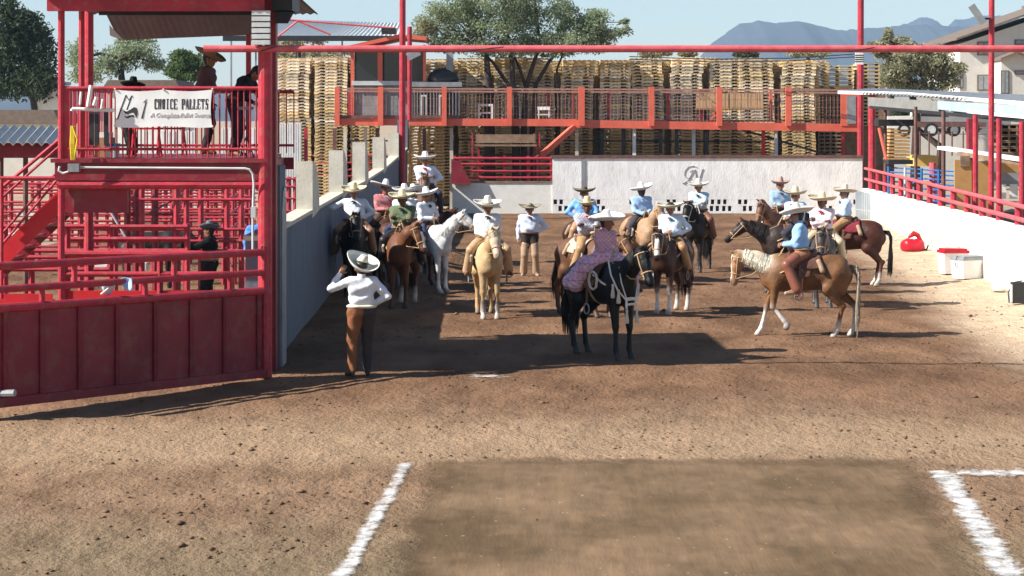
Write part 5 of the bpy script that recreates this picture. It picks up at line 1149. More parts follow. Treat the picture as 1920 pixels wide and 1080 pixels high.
def horse(label, px, py, head, base, mane=None, legs='stand', socks=(0,0,0,0), sockc=(.75,.7,.62), points=None, blaze=False, neck=50, nyaw=0, hpitch=-58, hyaw=0, sc=1.0, muz=None, tail=None, collar=None, boots=None, gnd=None, blanket=(.12,.06,.045), seed=1, belly=None, noseband=None, saddle=True, face=None, tl=1.0, mside=None, ml=1.0, dk_=.62, neckc=None, tsp=1.0):
    rg = np.random.default_rng(seed); g = gnd if gnd is not None else G(px, py); g = Vector((g.x, g.y, gnd_height(g.x, g.y) if 14 < g.y < 89 else 0))
    base = np.array(base, float)*dk_; points = np.array(points if points is not None else base*.8); belly = np.array(belly if belly is not None else base*.9); mane = mane if mane is not None else tuple(base*.4); muz = muz if muz is not None else tuple(base*.45); tail = tail if tail is not None else mane
    e = R(neck); ny = R(nyaw); nb = np.array([.50,0,1.20]); L = .66
    dirn = rotz(np.array([math.cos(e),0,math.sin(e)]), ny); poll = nb + dirn*L + np.array([0,0,.03])
    mid = nb + dirn*L*.5 + np.array([0,0,.05])
    hp_ = R(hpitch); hd = rotz(np.array([math.cos(hp_),0,math.sin(hp_)]), ny+R(hyaw)); muzz = poll + hd*.50
    lat = rotz(np.array([0,1.,0]), ny+R(hyaw)); top = np.cross(hd, lat); top = top if top[2]*1+hd[0]*0 > -1 else -top
    if np.dot(top, np.array([dirn[0]*.5,dirn[1]*.5,1])) < 0: top = -top
    prims = [cap((-.50,0,1.14),(.30,0,1.10),.30,.30,belly,.08,(1,.88,1)), cap((-.45,0,1.30),(.25,0,1.26),.20,.19,base,.08), cap((-.62,.0,1.20),(-.70,0,1.10),.27,.22,base,.08,(1,.95,1)),
             cap((.33,0,1.22),(.46,0,1.06),.25,.23,base,.08,(1,.86,1)), cap((.22,0,1.36),(.40,0,1.34),.10,.12,base,.1), cap((.55,0,1.02),(.58,0,1.12),.17,.15,base,.06,(1,1.1,1)),
             cap(nb+np.array([-.06,0,-.02]), mid, .215, .155, base if neckc is None else neckc, .10, (1,.72,1)), cap(mid, poll-dirn*.02, .16, .105, base if neckc is None else neckc, .06, (1,.70,1)), cap(nb+dirn*.1-np.array([0,0,.1]), poll-dirn*.12-top*.04, .135, .075, base, .05, (1,.7,1)),
             cap(poll+hd*.02, poll+hd*.22, .105, .09, face or base, .04), cap(poll+hd*.10-top*.05, poll+hd*.2-top*.055, .095, .07, base, .04), cap(poll+hd*.2, muzz, .082, .058, face or base, .05), cap(poll+hd*.24-top*.04, muzz-top*.03, .05, .045, base, .03), cap(muzz-hd*.03, muzz+hd*.005-top*.01, .062, .055, muz, .03),
             cap(poll+lat*.075+hd*.11+top*.03, poll+lat*.08+hd*.12+top*.03, .026, .026, (.01,.01,.01), .008), cap(poll-lat*.075+hd*.11+top*.03, poll-lat*.08+hd*.12+top*.03, .026, .026, (.01,.01,.01), .008),
             cap(muzz+lat*.035+top*.03, muzz+lat*.04+top*.035, .016, .016, (.015,.01,.01), .006), cap(muzz-lat*.035+top*.03, muzz-lat*.04+top*.035, .016, .016, (.015,.01,.01), .006)]
    for s_ in (1,-1):
        er = poll + lat*.055*s_ - hd*.03 + top*.05; prims.append(cap(er, er + top*.13 - hd*.03 + lat*.02*s_ + hd*.02, .034, .010, base, .02))
    # legs: 0 front left, 1 front right, 2 hind left, 3 hind right
    D = {'stand': ((0,0,0),(.05,0,0),(-.03,0,0),(.06,0,0)), 'square': ((0,0,0),(0,0,0),(0,0,0),(0,0,0)), 'walk': ((-.10,.05,.3),(.22,0,0),(.10,0,0),(-.22,0,0)), 'rest': ((.04,0,0),(-.03,0,0),(.05,.0,0),(-.1,0,0))}[legs]
    dark = np.array(points)
    for i, (dx, lift, bend) in enumerate(D):
        s_ = 1 if i % 2 == 0 else -1; c1 = base; cl = np.array(sockc) if socks[i] else dark; ck = dark
        if i < 2:
            el = np.array([.46,.13*s_,.98]); kn = np.array([.49+dx*.55+bend*.25,.135*s_,.50+lift]); ft = np.array([.48+dx,.135*s_,.15+lift*1.3]); ho = ft+np.array([.055,0,-.09]); 
            if bend: ft = kn+np.array([-.20,0,-.26]); ho = ft+np.array([-.06,0,-.07])
            prims += [cap((.40,.10*s_,1.18), el-np.array([0,0,.05]), .17,.115,base,.06,(1,.8,1)), cap(el, kn, .095,.052,c1,.04), cap(kn+(0,0,.02), kn-(0,0,.03), .052,.046,ck,.02), cap(kn, ft, .039,.036,cl if socks[i] > 1 else ck,.02), cap(kn*.3+ft*.7, ft, .036,.040,cl,.02), cap(ft, ho, .044,.042,cl,.02), cap(ho-(0,0,.0), ho+np.array([.02,0,-.045]), .05,.060,(.06,.05,.045) if not socks[i] else (.28,.22,.17),.015)]
            if boots: prims += [cap(kn*.55+ft*.45, ft+(0,0,.01), .05,.056, boots, .01)]
        else:
            st_ = np.array([-.50+dx*.3,.16*s_,.88]); hk = np.array([-.80+dx*.8,.135*s_,.54+lift]); ft = np.array([-.74+dx,.135*s_,.15+lift]); ho = ft+np.array([.055,0,-.09])
            prims += [cap((-.62,.11*s_,1.16), st_, .21,.135,base,.06,(1,.85,1)), cap((-.72,.12*s_,1.12),(-.70,.13*s_,.85),.17,.11,base,.06,(1,.8,1)), cap(st_, hk+np.array([.02,0,.03]), .125,.055,c1,.04), cap(hk+np.array([-.03,0,.02]), hk-(0,0,.03), .05,.045,ck,.02), cap(hk, ft, .043,.038,cl if socks[i] > 1 else ck,.02), cap(hk*.3+ft*.7, ft, .038,.042,cl,.02), cap(ft, ho, .045,.042,cl,.02), cap(ho, ho+np.array([.02,0,-.045]), .05,.060,(.06,.05,.045) if not socks[i] else (.28,.22,.17),.015)]
    V, Fc, col = sdf(prims, .019, cut=lambda q: -(q[...,2]-.0), colk=.018)
    # muscle relief
    P0 = V.astype(np.float32); V = V + .006*np.stack([0*P0[:,0], np.sign(P0[:,1])*np.sin(P0[:,0]*13+P0[:,2]*9+seed)*np.clip(P0[:,2]-.6,0,.3)/.3, .6*np.sin(P0[:,0]*17+P0[:,1]*12)], 1)
    col = col*(1 + .10*np.sin(V[:,0:1]*7+V[:,2:3]*5+seed)*np.sin(V[:,2:3]*11+V[:,1:2]*6))
    if blaze:
        q = V - poll; t = q@hd; l = q@lat; tt = q@top; w = {1:.030, 2:.042}[blaze]
        msk = (np.abs(l) < w*(.7+.6*np.clip(t/.5,0,1))) & (tt > .02) & (t > .03) & (t < .46); col[msk] = (.78,.74,.68)
    t_ = npmesh('horse', V, Fc, COAT, col=col); t_.location = g; t_.rotation_euler = (0,0,R(head)); t_.scale = (sc,)*3
    tag(t_, label, 'horse', 'saddled horses in the arena' if saddle else None)
    # mane and tail
    side = mside or (1 if seed % 2 else -1); nl = rotz(np.array([0,1.,0]), ny)*side
    def mn(u, rg):
        u = rg.random()*.88; p0 = nb*(1-u) + poll*u; up = np.cross(dirn, rotz(np.array([0,1.,0]), ny)); up = -up if up[2] < 0 else up
        r_ = .226*(1-u)+.120*u+.016; ln = (.14+.16*rg.random())*ml*(1-.4*u); j = dirn*.02*rg.normal()
        q = [p0 + up*r_*math.cos(f) + nl*.72*r_*math.sin(f) for f in (0.0, .7, 1.35)]
        return q + [q[2]+j-np.array([0,0,ln*.5]), q[2]+2*j+nl*.01-np.array([0,0,ln])]
    strands('mane', None, 330, mn, .010, mane, t_, rg)
    strands('forelock', None, 26, lambda u, rg: [poll+top*.09-hd*.02, poll+top*.11+hd*.05+lat*.03*rg.normal(), poll+top*.10+hd*.14+lat*.035*rg.normal()], .010, mane, t_, rg)
    def tf(u, rg):
        a = rg.random()*6.28; r_ = .06*tsp*rg.random()**.5; d0 = np.array([-.90, 0, 1.20]); o = np.array([0, math.cos(a)*r_, math.sin(a)*r_]); s2 = (1+2.2*rg.random())*tsp; ln = (.72+.22*rg.random())*tl
        return [d0+np.array([.03,0,.04])+o*.5, d0+np.array([-.08,0,.0])+o, d0+np.array([-.13,0,-.2*ln])+o*1.3+np.array([math.cos(a*2)*.02,0,0]), d0+np.array([-.12+.04*math.cos(a),0,-.6*ln])+o*s2, d0+np.array([-.10+.05*math.cos(a),0,-ln])+o*s2*.8]
    strands('tail', None, 260, tf, .014, tail, t_, rg)
    lc = np.array((.14,.06,.035))
    if saddle:
        # blanket, skirts and seat follow the barrel
        def shell(name, x0, x1, a1, r, thick, m_, colr, fade=0):
            nu, nv2 = 12, 24; V = []; cc = []
            for j in range(nv2+1):
                a = -a1 + 2*a1*j/nv2
                for i in range(nu+1):
                    x = x0 + (x1-x0)*i/nu; V.append((x, (r)*math.sin(a)*1.0, 1.155 + (r+.035)*math.cos(a)+.025*((x+.02)/.3)**2)); cc.append(colr)
            o = npmesh(name, V, [(j*(nu+1)+i, j*(nu+1)+i+1, (j+1)*(nu+1)+i+1, (j+1)*(nu+1)+i) for j in range(nv2) for i in range(nu)], m_, parent=t_, col=np.array(cc)); s = o.modifiers.new('s','SOLIDIFY'); s.thickness = thick; s.offset = 1; return o
        shell('saddle_blanket', -.34, .26, R(80), .288, .015, CLOTH, blanket)
        sp = [cap((-.12,0,1.47),(.06,0,1.46),.13,.12,lc,.05,(1,1.1,.45)), cap((-.24,-.10,1.52),(-.24,.10,1.52),.035,.035,lc*1.4,.05), cap((-.2,0,1.48),(-.24,0,1.53),.06,.05,lc,.05), cap((.14,0,1.48),(.19,0,1.60),.055,.03,lc,.04), cap((.19,0,1.605),(.20,0,1.625),.075,.07,(.42,.33,.22),.02,(1,1,.35)),
              cap((-.05,.12,1.45),(0,.315,1.10),.05,.035,lc,.05,(4.2,1,1)), cap((-.05,-.12,1.45),(0,-.315,1.10),.05,.035,lc,.05,(4.2,1,1)), cap((-.30,.24,1.36),(-.36,.30,1.20),.05,.05,(.35,.24,.15),.03), cap((-.30,-.24,1.36),(-.36,-.30,1.20),.05,.05,(.35,.24,.15),.03)]
        v, f, c = sdf(sp, .017); npmesh('saddle', v, f, TACK, parent=t_, col=c)
        for s_ in (1,-1):
            m = MB().beam((.03,.325*s_,1.3),(.06,.37*s_,.83),.05,.012); st = m.build('stirrup_leather', LEATHER, parent=t_)
            MB().tube([(.06+.075*math.cos(a*math.pi/6), .37*s_, .76+.08*math.sin(a*math.pi/6)) for a in range(13)], .012, 6).build('stirrup', GREYM, parent=st)
        m = MB()
        for s_ in (1,-1): m.tube([(.10,.28*s_,1.28),(.35,.27*s_,1.17),(.56,.16*s_,1.08),(.70,.0,1.02)], .016, 6)
        m.build('breast_strap', LEATHL if collar is None else ROPE, parent=t_)
        MB().tube([(0,.30*math.sin(a)*.99, 1.14+.32*math.cos(a)) for a in np.linspace(R(75), R(285), 14)], .018, 6).build('girth', LEATHL, parent=t_)
        MB().tube([(.20+.12*math.cos(a*.785), -.33-.01*(a//8), 1.20+.14*math.sin(a*.785)) for a in range(25)], .012, 6).build('lasso_coil', COPE, parent=t_)
    # bridle and reins
    m = MB(); T_ = lambda a: tuple(a)
    rc = noseband or None
    ring = lambda c, r1, r2: [T_(c + lat*r1*math.cos(a) + top*r2*math.sin(a)) for a in np.linspace(0, 2*math.pi, 13)]
    m.tube(ring(poll+hd*.34-top*.012, .080, .088), .012, 6); m.tube(ring(poll+hd*.04-top*.02, .112, .128), .011, 6)
    for s_ in (1,-1): m.tube([T_(poll+hd*.04+lat*.108*s_), T_(poll+hd*.2+lat*.10*s_-top*.01), T_(poll+hd*.42+lat*.066*s_-top*.03)], .011, 6)
    m.build('bridle', ROPE if noseband else LEATHL, parent=t_)
    m = MB(); hand = np.array([.24,.0,1.72])
    for s_ in (1,-1): bt = poll+hd*.43+lat*.066*s_-top*.03; m.tube([T_(bt), T_(bt*.6+np.array([.45,.2*s_,1.25])*.4), T_(nb*.5+hand*.5+np.array([0,.10*s_,.02])), T_(hand)], .008, 5)
    m.build('reins', ROPE if noseband else LEATHL, parent=t_)
    if collar:
        m = MB()
        for s_ in (1,-1):
            m.tube([(.34,.15*s_,1.50),(.52,.22*s_,1.30),(.66,.19*s_,1.08),(.74,.08*s_,.92)], .014, 6)
            m.tube([(.60,.12*s_,1.42),(.70,.15*s_,1.20),(.74,.08*s_,.94)], .010, 6)
        m.tube([(.745,-.10,.94),(.76,0,.95),(.745,.10,.94)], .028, 6); m.tube([(.75,-.09,.86),(.765,0,.87),(.75,.09,.86)], .02, 6)
        for y in (-.09,.09): m.tube([(.75,y,.93),(.75,y,.80)], .02, 6)
        m.build('white_breast_collar', ROPE, parent=t_)
        m = MB()
        for x, y, z in ((.76,.09,.78),(.76,-.09,.78),(.70,-.20,1.08),(.62,-.25,1.16)): m.lathe([(0,.02),(.022,0),(.018,-.05),(.035,-.16),(.03,-.2),(0,-.2)], (x,y,z), 8)
        m.build('tassels', COPE, parent=t_)
    return t_

# ---------------------------------------------------------------- people
def ik(a, t, l1, l2, pole):
    a = np.array(a, float); t = np.array(t, float); d = t-a; L = np.linalg.norm(d); L2 = min(L, (l1+l2)*.998); d = d/L; t = a+d*L2
    x = (l1*l1-l2*l2+L2*L2)/(2*L2); h = math.sqrt(max(0, l1*l1-x*x)); p = np.array(pole, float); p = p - d*(p@d); p /= np.linalg.norm(p)+1e-9
    return a+d*x+p*h, t
def hand_mesh(w, d, n, s_, skin, curl=.5, sc=1.0):
    """palm from the wrist w along d, palm facing n, thumb on side s_"""
    d = np.array(d, float); d /= np.linalg.norm(d); n = np.array(n, float); n -= d*(n@d); n /= np.linalg.norm(n); l = np.cross(n, d)*s_
    pr = [cap(w-d*.02, w+d*.02, .026,.030,skin,.015), cap(w+d*.03+l*.02, w+d*.085+l*.024, .018,.016,skin,.015), cap(w+d*.03-l*.02, w+d*.08-l*.026, .018,.015,skin,.015), cap(w+d*.03, w+d*.085, .02,.017,skin,.015)]
    for i, (off, ln) in enumerate(((.030,.068),(.010,.078),(-.011,.072),(-.031,.056))):
        b = w+d*.088+l*off; k = curl*(1+.12*i)
        d1 = d*math.cos(k)+n*math.sin(k); d2 = d*math.cos(k*2.1)+n*math.sin(k*2.1); m_ = b+d1*ln*.5; pr += [cap(b-d*.01, m_, .0105,.0095,skin,.004), cap(m_, m_+d2*ln*.5, .0095,.008,skin,.003)]
    tb = w+d*.03+l*.03; td = d*.6+l*.75+n*.35; td /= np.linalg.norm(td); t2 = td*.7+d*.5+n*.3; t2 /= np.linalg.norm(t2)
    pr += [cap(tb, tb+td*.04, .014,.012,skin,.008), cap(tb+td*.04, tb+td*.04+t2*.03, .0115,.009,skin,.004)]
    return sdf(pr, .0065, colk=.01)
def sombrero(parent, M4, col, band=(.2,.12,.07), rad=.29, crown=.17, edge=None, curl=.05, ctype='peak', name='sombrero'):
    n = 36; V = []; cc = []; edge = edge or tuple(np.array(col)*.8)
    prof = [(0,crown*.96),(.018,crown),(.038,crown*.985),(.055,crown*.9),(.072,crown*.55),(.088,crown*.15),(.10,.005),(.13,-.004),(rad*.62,-.006),(rad*.8,curl*.25),(rad*.93,curl*.8),(rad,curl*1.25),(rad+.004,curl*1.25-.008),(rad*.93,curl*.8-.010),(rad*.8,curl*.25-.012),(rad*.62,-.016),(.13,-.014),(.095,-.014),(.085,.03),(.06,crown*.5),(0,crown*.7)]
    for i, (r, z) in enumerate(prof):
        for k in range(n):
            t = 2*math.pi*k/n; rr = r*(1+.04*math.cos(2*t)*(r > .12)); zz = z + (.022*math.cos(2*t)*-(r/rad)**2 if r > .12 else 0)
            if ctype == 'peak' and .02 < r < .08 and z > crown*.4: rr *= 1 + .16*math.cos(4*t)*(.08-r)/.06; 
            V.append((rr*math.cos(t), rr*math.sin(t), zz)); cc.append(edge if 10 <= i <= 13 else (np.array(col)*.85 if i > 13 else col))
    Fc = [(i*n+k, (i+1)*n+k, (i+1)*n+(k+1)%n, i*n+(k+1)%n) for i in range(len(prof)-1) for k in range(n)]
    o = npmesh(name, V, Fc, FELT, parent=parent, col=np.array(cc)); o.matrix_local = M4
    V = []; Fc = []
    for j, (r, z) in enumerate(((.100,.008),(.106,.010),(.104,.036),(.096,.036))):
        for k in range(n): t = 2*math.pi*k/n; V.append((r*math.cos(t), r*math.sin(t), z))
    Fc = [(j*n+k, ((j+1)%4)*n+k, ((j+1)%4)*n+(k+1)%n, j*n+(k+1)%n) for j in range(4) for k in range(n)]
    npmesh('hat_band', V, Fc, FELT, parent=o, col=np.tile(np.array(band), (len(V),1))); return o
def frame(f, u, pos):
    f = Vector(f).normalized(); u = Vector(u); l = u.cross(f).normalized(); u = f.cross(l).normalized()
    m = Matrix((f, l, u)).transposed().to_4x4(); m.translation = Vector(pos); return m
def person(label, loc, heading, pose='ride', sc=1.0, skin=(.28,.14,.085), shirt=(.72,.74,.76), shirt2=None, pants=(.16,.09,.05), pants2=None, boots=(.12,.06,.03), hat=(.66,.60,.48), band=(.25,.2,.15), hatrad=.285, hatpitch=0, hatroll=0, hyaw=0, hpitch=0, lean=0, twist=0, roll=0, hands=('rein','rein'), tie=(.12,.02,.03), belly=.0, chaps=None, skirt=None, hat_on=True, crown=.17, hair=(.03,.02,.015), group='charros in sombreros', beltc=(.2,.12,.07), hatedge=None, hatcurl=.05, legs=None, cat='person', bulk=1.10):
    shirt = np.array(shirt, float); pants = np.array(pants, float); skin = np.array(skin, float)
    lp, tw, rl = R(lean), R(twist), R(roll); z0 = 0 if pose == 'ride' or pose == 'side' else .87
    Rm = np.array(Matrix.Rotation(lp,3,'Y') @ Matrix.Rotation(rl,3,'X') @ Matrix.Rotation(tw,3,'Z')); piv = np.array([0,0,.1+z0])
    T = lambda p: piv + Rm@(np.array(p, float)+np.array([0,0,z0])-piv)
    nk = T((.0,0,.585)); hr = np.array(Matrix.Rotation(R(hyaw),3,'Z') @ Matrix.Rotation(R(hpitch),3,'Y')); hf = Rm@hr@np.array([1,0,0]) if pose != 'x' else 0; hu = Rm@hr@np.array([0,0,1.]); hl = np.cross(hu, hf)
    hc = nk + hu*.118 + hf*.02
    # shoulders, arms
    B_ = bulk; sh = {1: T((0,.185*B_,.52)), -1: T((0,-.185*B_,.52))}; arms = {}
    for s_, hn in ((1,hands[0]), (-1,hands[1])):
        tgt = {'rein': T((.30,.05*s_,.26)), 'horn': T((.27,.04*s_,.17)), 'cross': T((.19,-.10*s_,.37 if s_ > 0 else .33)), 'akimbo': T((.06,.17*s_,.17)), 'hang': T((.03,.27*s_,.0)), 'thigh': T((.26,.16*s_,.10)), 'wall': T((.12,.70*s_,.40)), 'raise': T((.16,.30*s_,.62)), 'lap': T((.26,.02*s_,.14)), 'chest': T((.2,-.02*s_,.36)), 'point': T((.50,.20*s_,.42))}[hn]
        pole = {'rein': (-.6,.5*s_,-.6), 'horn': (-.5,.6*s_,-.5), 'cross': (.1,.7*s_,-.6), 'akimbo': (-.35,1*s_,.1), 'hang': (-1,.3*s_,0), 'thigh': (-.5,.8*s_,0), 'wall': (-.2,.1*s_,-1), 'raise': (-.2,.8*s_,-1), 'lap': (-.5,.6*s_,-.5), 'chest': (-.2,.8*s_,-.6), 'point': (-.2,.3*s_,-1)}[hn]
        arms[s_] = ik(sh[s_], tgt, .285, .255, Rm@np.array(pole, float)) + (hn,)
    if pose == 'ride':
        hip = {s_: np.array([.0,.10*s_,.09]) for s_ in (1,-1)}; kn = {s_: np.array([.27,.34*s_,-.09]) for s_ in (1,-1)}; an = {s_: np.array([.12,.385*s_,-.50]) for s_ in (1,-1)}; toe = {s_: an[s_]+np.array([.17,.05*s_,-.05]) for s_ in (1,-1)}
    elif pose == 'side':
        hip = {s_: np.array([.0,.09*s_,.09]) for s_ in (1,-1)}; kn = {1: np.array([.30,.30,.10]), -1: np.array([.36,.22,.16])}; an = {1: np.array([.22,.40,-.33]), -1: np.array([.26,.42,-.2])}; toe = {s_: an[s_]+np.array([.10,.12,-.08]) for s_ in (1,-1)}
    else:
        lg = legs or ((0,.10,0),(0,-.10,0)); hip = {s_: np.array([0,.09*s_,.95]) for s_ in (1,-1)}; an = {}; kn = {}; toe = {}
        for s_, q in ((1,lg[0]),(-1,lg[1])):
            an[s_] = np.array([q[0]-.02, q[1], .09+q[2]]); kn[s_], an[s_] = ik(hip[s_], an[s_], .45, .43, (1,.12*s_,0)); toe[s_] = an[s_]+np.array([.16,.05*s_,-.055])
    PT, SH = pants, shirt
    def torso(c, cp, e=0, arms_=True):
        p = [cap(T((0,-.075*B_,.12)),T((0,.075*B_,.12)),.12*B_+e,.12*B_+e,c,.06,(.92,1,1)), cap(T((.02+belly*.35,-.04,.25)),T((.02+belly*.35,.05*B_,.25)),.118*B_+belly*.5+e,.118*B_+belly*.5+e,c,.06,(.95,1,1)), cap(T((0,-.085*B_,.42)),T((0,.085*B_,.42)),.120*B_+e,.120*B_+e,c,.07,(.92,1,1.05)), cap(T((0,-.13*B_,.515)),T((0,.13*B_,.515)),.068+e,.068+e,c,.05)]
        if arms_:
            for s_ in (1,-1):
                el, wr, hn = arms[s_]; wd = (wr-el)/np.linalg.norm(wr-el)
                p += [cap(sh[s_], el, .060+e*.9,.050+e,c,.04), cap(el, wr-wd*.03, .049+e,.035+e*1.3,c,.02), cap(el*.5+sh[s_]*.5-np.array([0,0,.01]), el, .053+e,.052+e,c,.02)]
        return p
    def legp(c, e=0, full=True):
        p = [cap(hip[1],hip[-1],.115+e,.115+e,c,.05)]
        for s_ in (1,-1): p += [cap(hip[s_]*1.0-np.array([0,0,.01]), kn[s_], .112+e,.072+e,c,.03), cap(kn[s_], an[s_], .068+e,.050+e,c,.02)]
        return p
    body = torso(skin, skin, -.018) + legp(skin, -.016) + [cap(nk-hu*.03, hc-hu*.06, .058,.052,skin,.03)]
    for s_ in (1,-1): body += [cap(an[s_]-np.array([0,0,.0]), toe[s_], .038,.03,skin,.02)]
    eye = (.015,.012,.01); lip = skin*np.array([1.05,.7,.7])
    hd_ = [cap(hc-hf*.02+hu*.03, hc+hf*.012+hu*.03, .093,.09,skin,.04,(1,.86,1.05)), cap(hc+hf*.03-hu*.03, hc+hf*.045-hu*.075, .07,.045,skin,.04,(1,.9,1)), cap(hc+hf*.10+hu*.015, hc+hf*.118-hu*.022, .011,.018,skin*1.05,.02), cap(nk, hc-hu*.05, .056,.054,skin,.03),
           cap(hc+hf*.083+hu*.048+hl*.045, hc+hf*.083+hu*.048-hl*.045, .014,.014,skin*.9,.02)]
    for s_ in (1,-1): hd_ += [cap(hc+hf*.087+hu*.022+hl*.033*s_, hc+hf*.088+hu*.022+hl*.036*s_, .013,.013,eye,.005), cap(hc+hl*.083*s_+hu*.02-hf*.005, hc+hl*.09*s_-hu*.025-hf*.005, .018,.012,skin,.01), cap(hc+hf*.088+hu*.045+hl*.018*s_, hc+hf*.083+hu*.046+hl*.052*s_, .006,.006,hair,.004)]
    hd_ += [cap(hc+hf*.092-hu*.058+hl*.022, hc+hf*.092-hu*.058-hl*.022, .009,.009,lip,.006)]
    parts = [sdf(body, .016), sdf(hd_, .0085, colk=.006)]
    for s_ in (1,-1):
        el, wr, hn = arms[s_]; wd = (wr-el)/np.linalg.norm(wr-el)
        nn = {'raise': np.array([1,0,0]), 'wall': np.array([0,0,-1.]), 'hang': np.array([0,-s_,0.])}.get(hn, np.array([0,-s_*.7,-.7])); nn = Rm@nn
        if abs(nn@wd) > .93: nn = np.array([1.,0,.2])
        parts.append(hand_mesh(wr, wd, nn, s_, skin, {'raise':.25,'wall':.3,'hang':.45,'akimbo':.9}.get(hn,.8)))
    v, f, c = join(parts); t_ = npmesh('person', v, f, SKIN, col=c); t_.location = loc; t_.rotation_euler = (0,0,R(heading)); t_.scale = (sc,)*3; tag(t_, label, cat, group)
    # shirt
    sp = torso(SH, SH, .006)[1:] + [cap(T((0,-.07*B_,.235)),T((0,.07*B_,.235)),.103*B_+belly*.3,.103*B_+belly*.3,SH,.05,(.95,1,1))]
    cutf = None
    v, f, c = sdf(sp, .0135)
    if shirt2 is not None:
        w_ = (np.sin(v[:,2]*95)*np.sin(v[:,1]*80+v[:,0]*60) > .25) & (v[:,2] > z0+.1); c[w_] = shirt2
    rg = np.random.default_rng(abs(hash(label)) % 9999 if False else len(label)); ph = rg.random(3)*6
    v = v + .007*np.stack([np.sin(v[:,2]*38+v[:,1]*17+ph[0]), np.sin(v[:,2]*33+v[:,0]*25+ph[1]), 0*v[:,0]], 1)
    npmesh('shirt', v, f, CLOTH, parent=t_, col=c)
    cl = sdf([cap(nk-hu*.015, nk+hu*.02, .066,.060,SH*.97,.01)], .012); npmesh('collar', *cl[:2], CLOTH, parent=t_, col=cl[2])
    if tie is not None:
        k0 = T((.130,0,.535)); d_ = Rm@np.array([.2,0,-1.]); ty = [cap(k0, k0+d_*.02, .016,.016,tie,.01)]
        for s_ in (1,-1): ty += [cap(k0, k0+Rm@np.array([.005,.042*s_,-.015-.012*s_]), .010,.018,tie,.008), cap(k0, k0+Rm@np.array([.012,.02*s_,-.05]), .011,.013,tie,.008)]
        a_ = sdf(ty, .009); npmesh('bow_tie', *a_[:2], CLOTH, parent=t_, col=a_[2])
    if skirt is None:
        pc = legp(PT, .008); v, f, c = sdf(pc, .0145)
        v = v + .004*np.stack([np.sin(v[:,2]*40+v[:,1]*11), np.sin(v[:,2]*36+v[:,0]*22), 0*v[:,0]], 1)
        if pants2 is not None: c[v[:,1]*(1) > 0.0] = pants2
        npmesh('trousers', v, f, CLOTH, parent=t_, col=c)
        if chaps is not None:
            pc = []
            for s_ in (1,-1): pc += [cap(hip[s_]*.55+kn[s_]*.45+np.array([0,.005*s_,0]), kn[s_], .106,.090,chaps,.02), cap(kn[s_], an[s_]+np.array([-.01,.01*s_,.02]), .084,.090,chaps,.02)]
            v, f, c = sdf(pc, .015); str_ = np.abs(v[:,1]) > np.abs(v[:,1]).max()*.0+.43; npmesh('chaps', v, f, BOOTM, parent=t_, col=c)
    else:
        sk = [cap((0,-.07,.12),(0,.07,.12),.14,.14,skirt,.06), cap((0,-.08,.1),(-.10,-.24,-.06),.15,.15,skirt,.08), cap((.02,.0,.1),(.28,.1,.08),.14,.12,skirt,.08), cap((-.10,-.26,-.02),(-.30,-.36,-.30),.14,.15,skirt,.08), cap((-.05,0,.06),(-.40,-.10,.02),.15,.12,skirt,.08), cap((-.35,-.14,.0),(-.52,-.34,-.30),.13,.13,skirt,.08), cap((.28,.1,.08),(.26,.34,-.05),.13,.14,skirt,.08), cap((.26,.34,-.05),(.18,.38,-.42),.15,.17,skirt,.08), cap((.1,-.1,.1),(.22,-.02,.14),.12,.13,skirt,.06)]
        v, f, c = sdf(sk, .016); r_ = np.sin(v[:,0]*58+v[:,1]*31+np.sin(v[:,2]*22)*1.2)
        v = v + (.011*r_)[:,None]*np.array([.4,.9,.2]); low = (v[:,2] < -.22) | ((v[:,0] < -.45) & (v[:,2] < -.1)); c = c*(1+.10*r_[:,None]); c[(np.sin(v[:,2]*70+v[:,0]*50) > .55) & low] = (.74,.62,.68); c[(np.sin(v[:,2]*45) > .93)] = (.42,.16,.26); c[(np.sin(v[:,0]*60+v[:,1]*20)*np.sin(v[:,2]*66) > .5)] = (.68,.48,.56)
        npmesh('skirt', v, f, CLOTH, parent=t_, col=c)
    bl = sdf([cap(T((0,-.075*B_,.155)),T((0,.075*B_,.155)),.128*B_+.022,.128*B_+.022,beltc,.02,(.95,1,.28))], .014); npmesh('belt', *bl[:2], BOOTM, parent=t_, col=bl[2])
    for s_ in (1,-1):
        bo_ = sdf([cap(an[s_]+(kn[s_]-an[s_])*.18, an[s_], .052,.050,boots,.02), cap(an[s_]-np.array([.02,0,.03]), toe[s_], .044,.036,boots,.02,(1,.9,1)), cap(an[s_]-np.array([.04,0,.02]), an[s_]-np.array([.045,0,.06]), .032,.03,boots,.01)], .014, cut=(lambda q: -(q[...,2]-.0)) if pose == 'stand' else None)
        npmesh('boot', *bo_[:2], BOOTM, parent=t_, col=bo_[2])
    hh = sdf([cap(hc-hf*.035+hu*.02, hc-hf*.03-hu*.045, .085,.062,hair,.03), cap(hc+hu*.06, hc+hu*.065-hf*.02, .09,.09,hair,.03)], .014); npmesh('hair', *hh[:2], HAIR, parent=t_, col=hh[2])
    if hat_on:
        fr = frame(hf, hu, (0,0,0)).to_3x3() @ Matrix.Rotation(R(hatpitch),3,'Y') @ Matrix.Rotation(R(hatroll),3,'X'); M4 = fr.to_4x4(); M4.translation = Vector(hc+hu*.068-hf*.005)
        sombrero(t_, M4, hat, band, hatrad, crown, hatedge, hatcurl)
    return t_
def rider(label, hz, **k):          # seat a person in the saddle of horse hz
    s = hz.scale[0]; m = Matrix.Translation(hz.location) @ Matrix.Rotation(hz.rotation_euler.z, 4, 'Z'); p = m @ Vector((-.02*s, 0, 1.405*s))
    return person(label, p, math.degrees(hz.rotation_euler.z), **k)
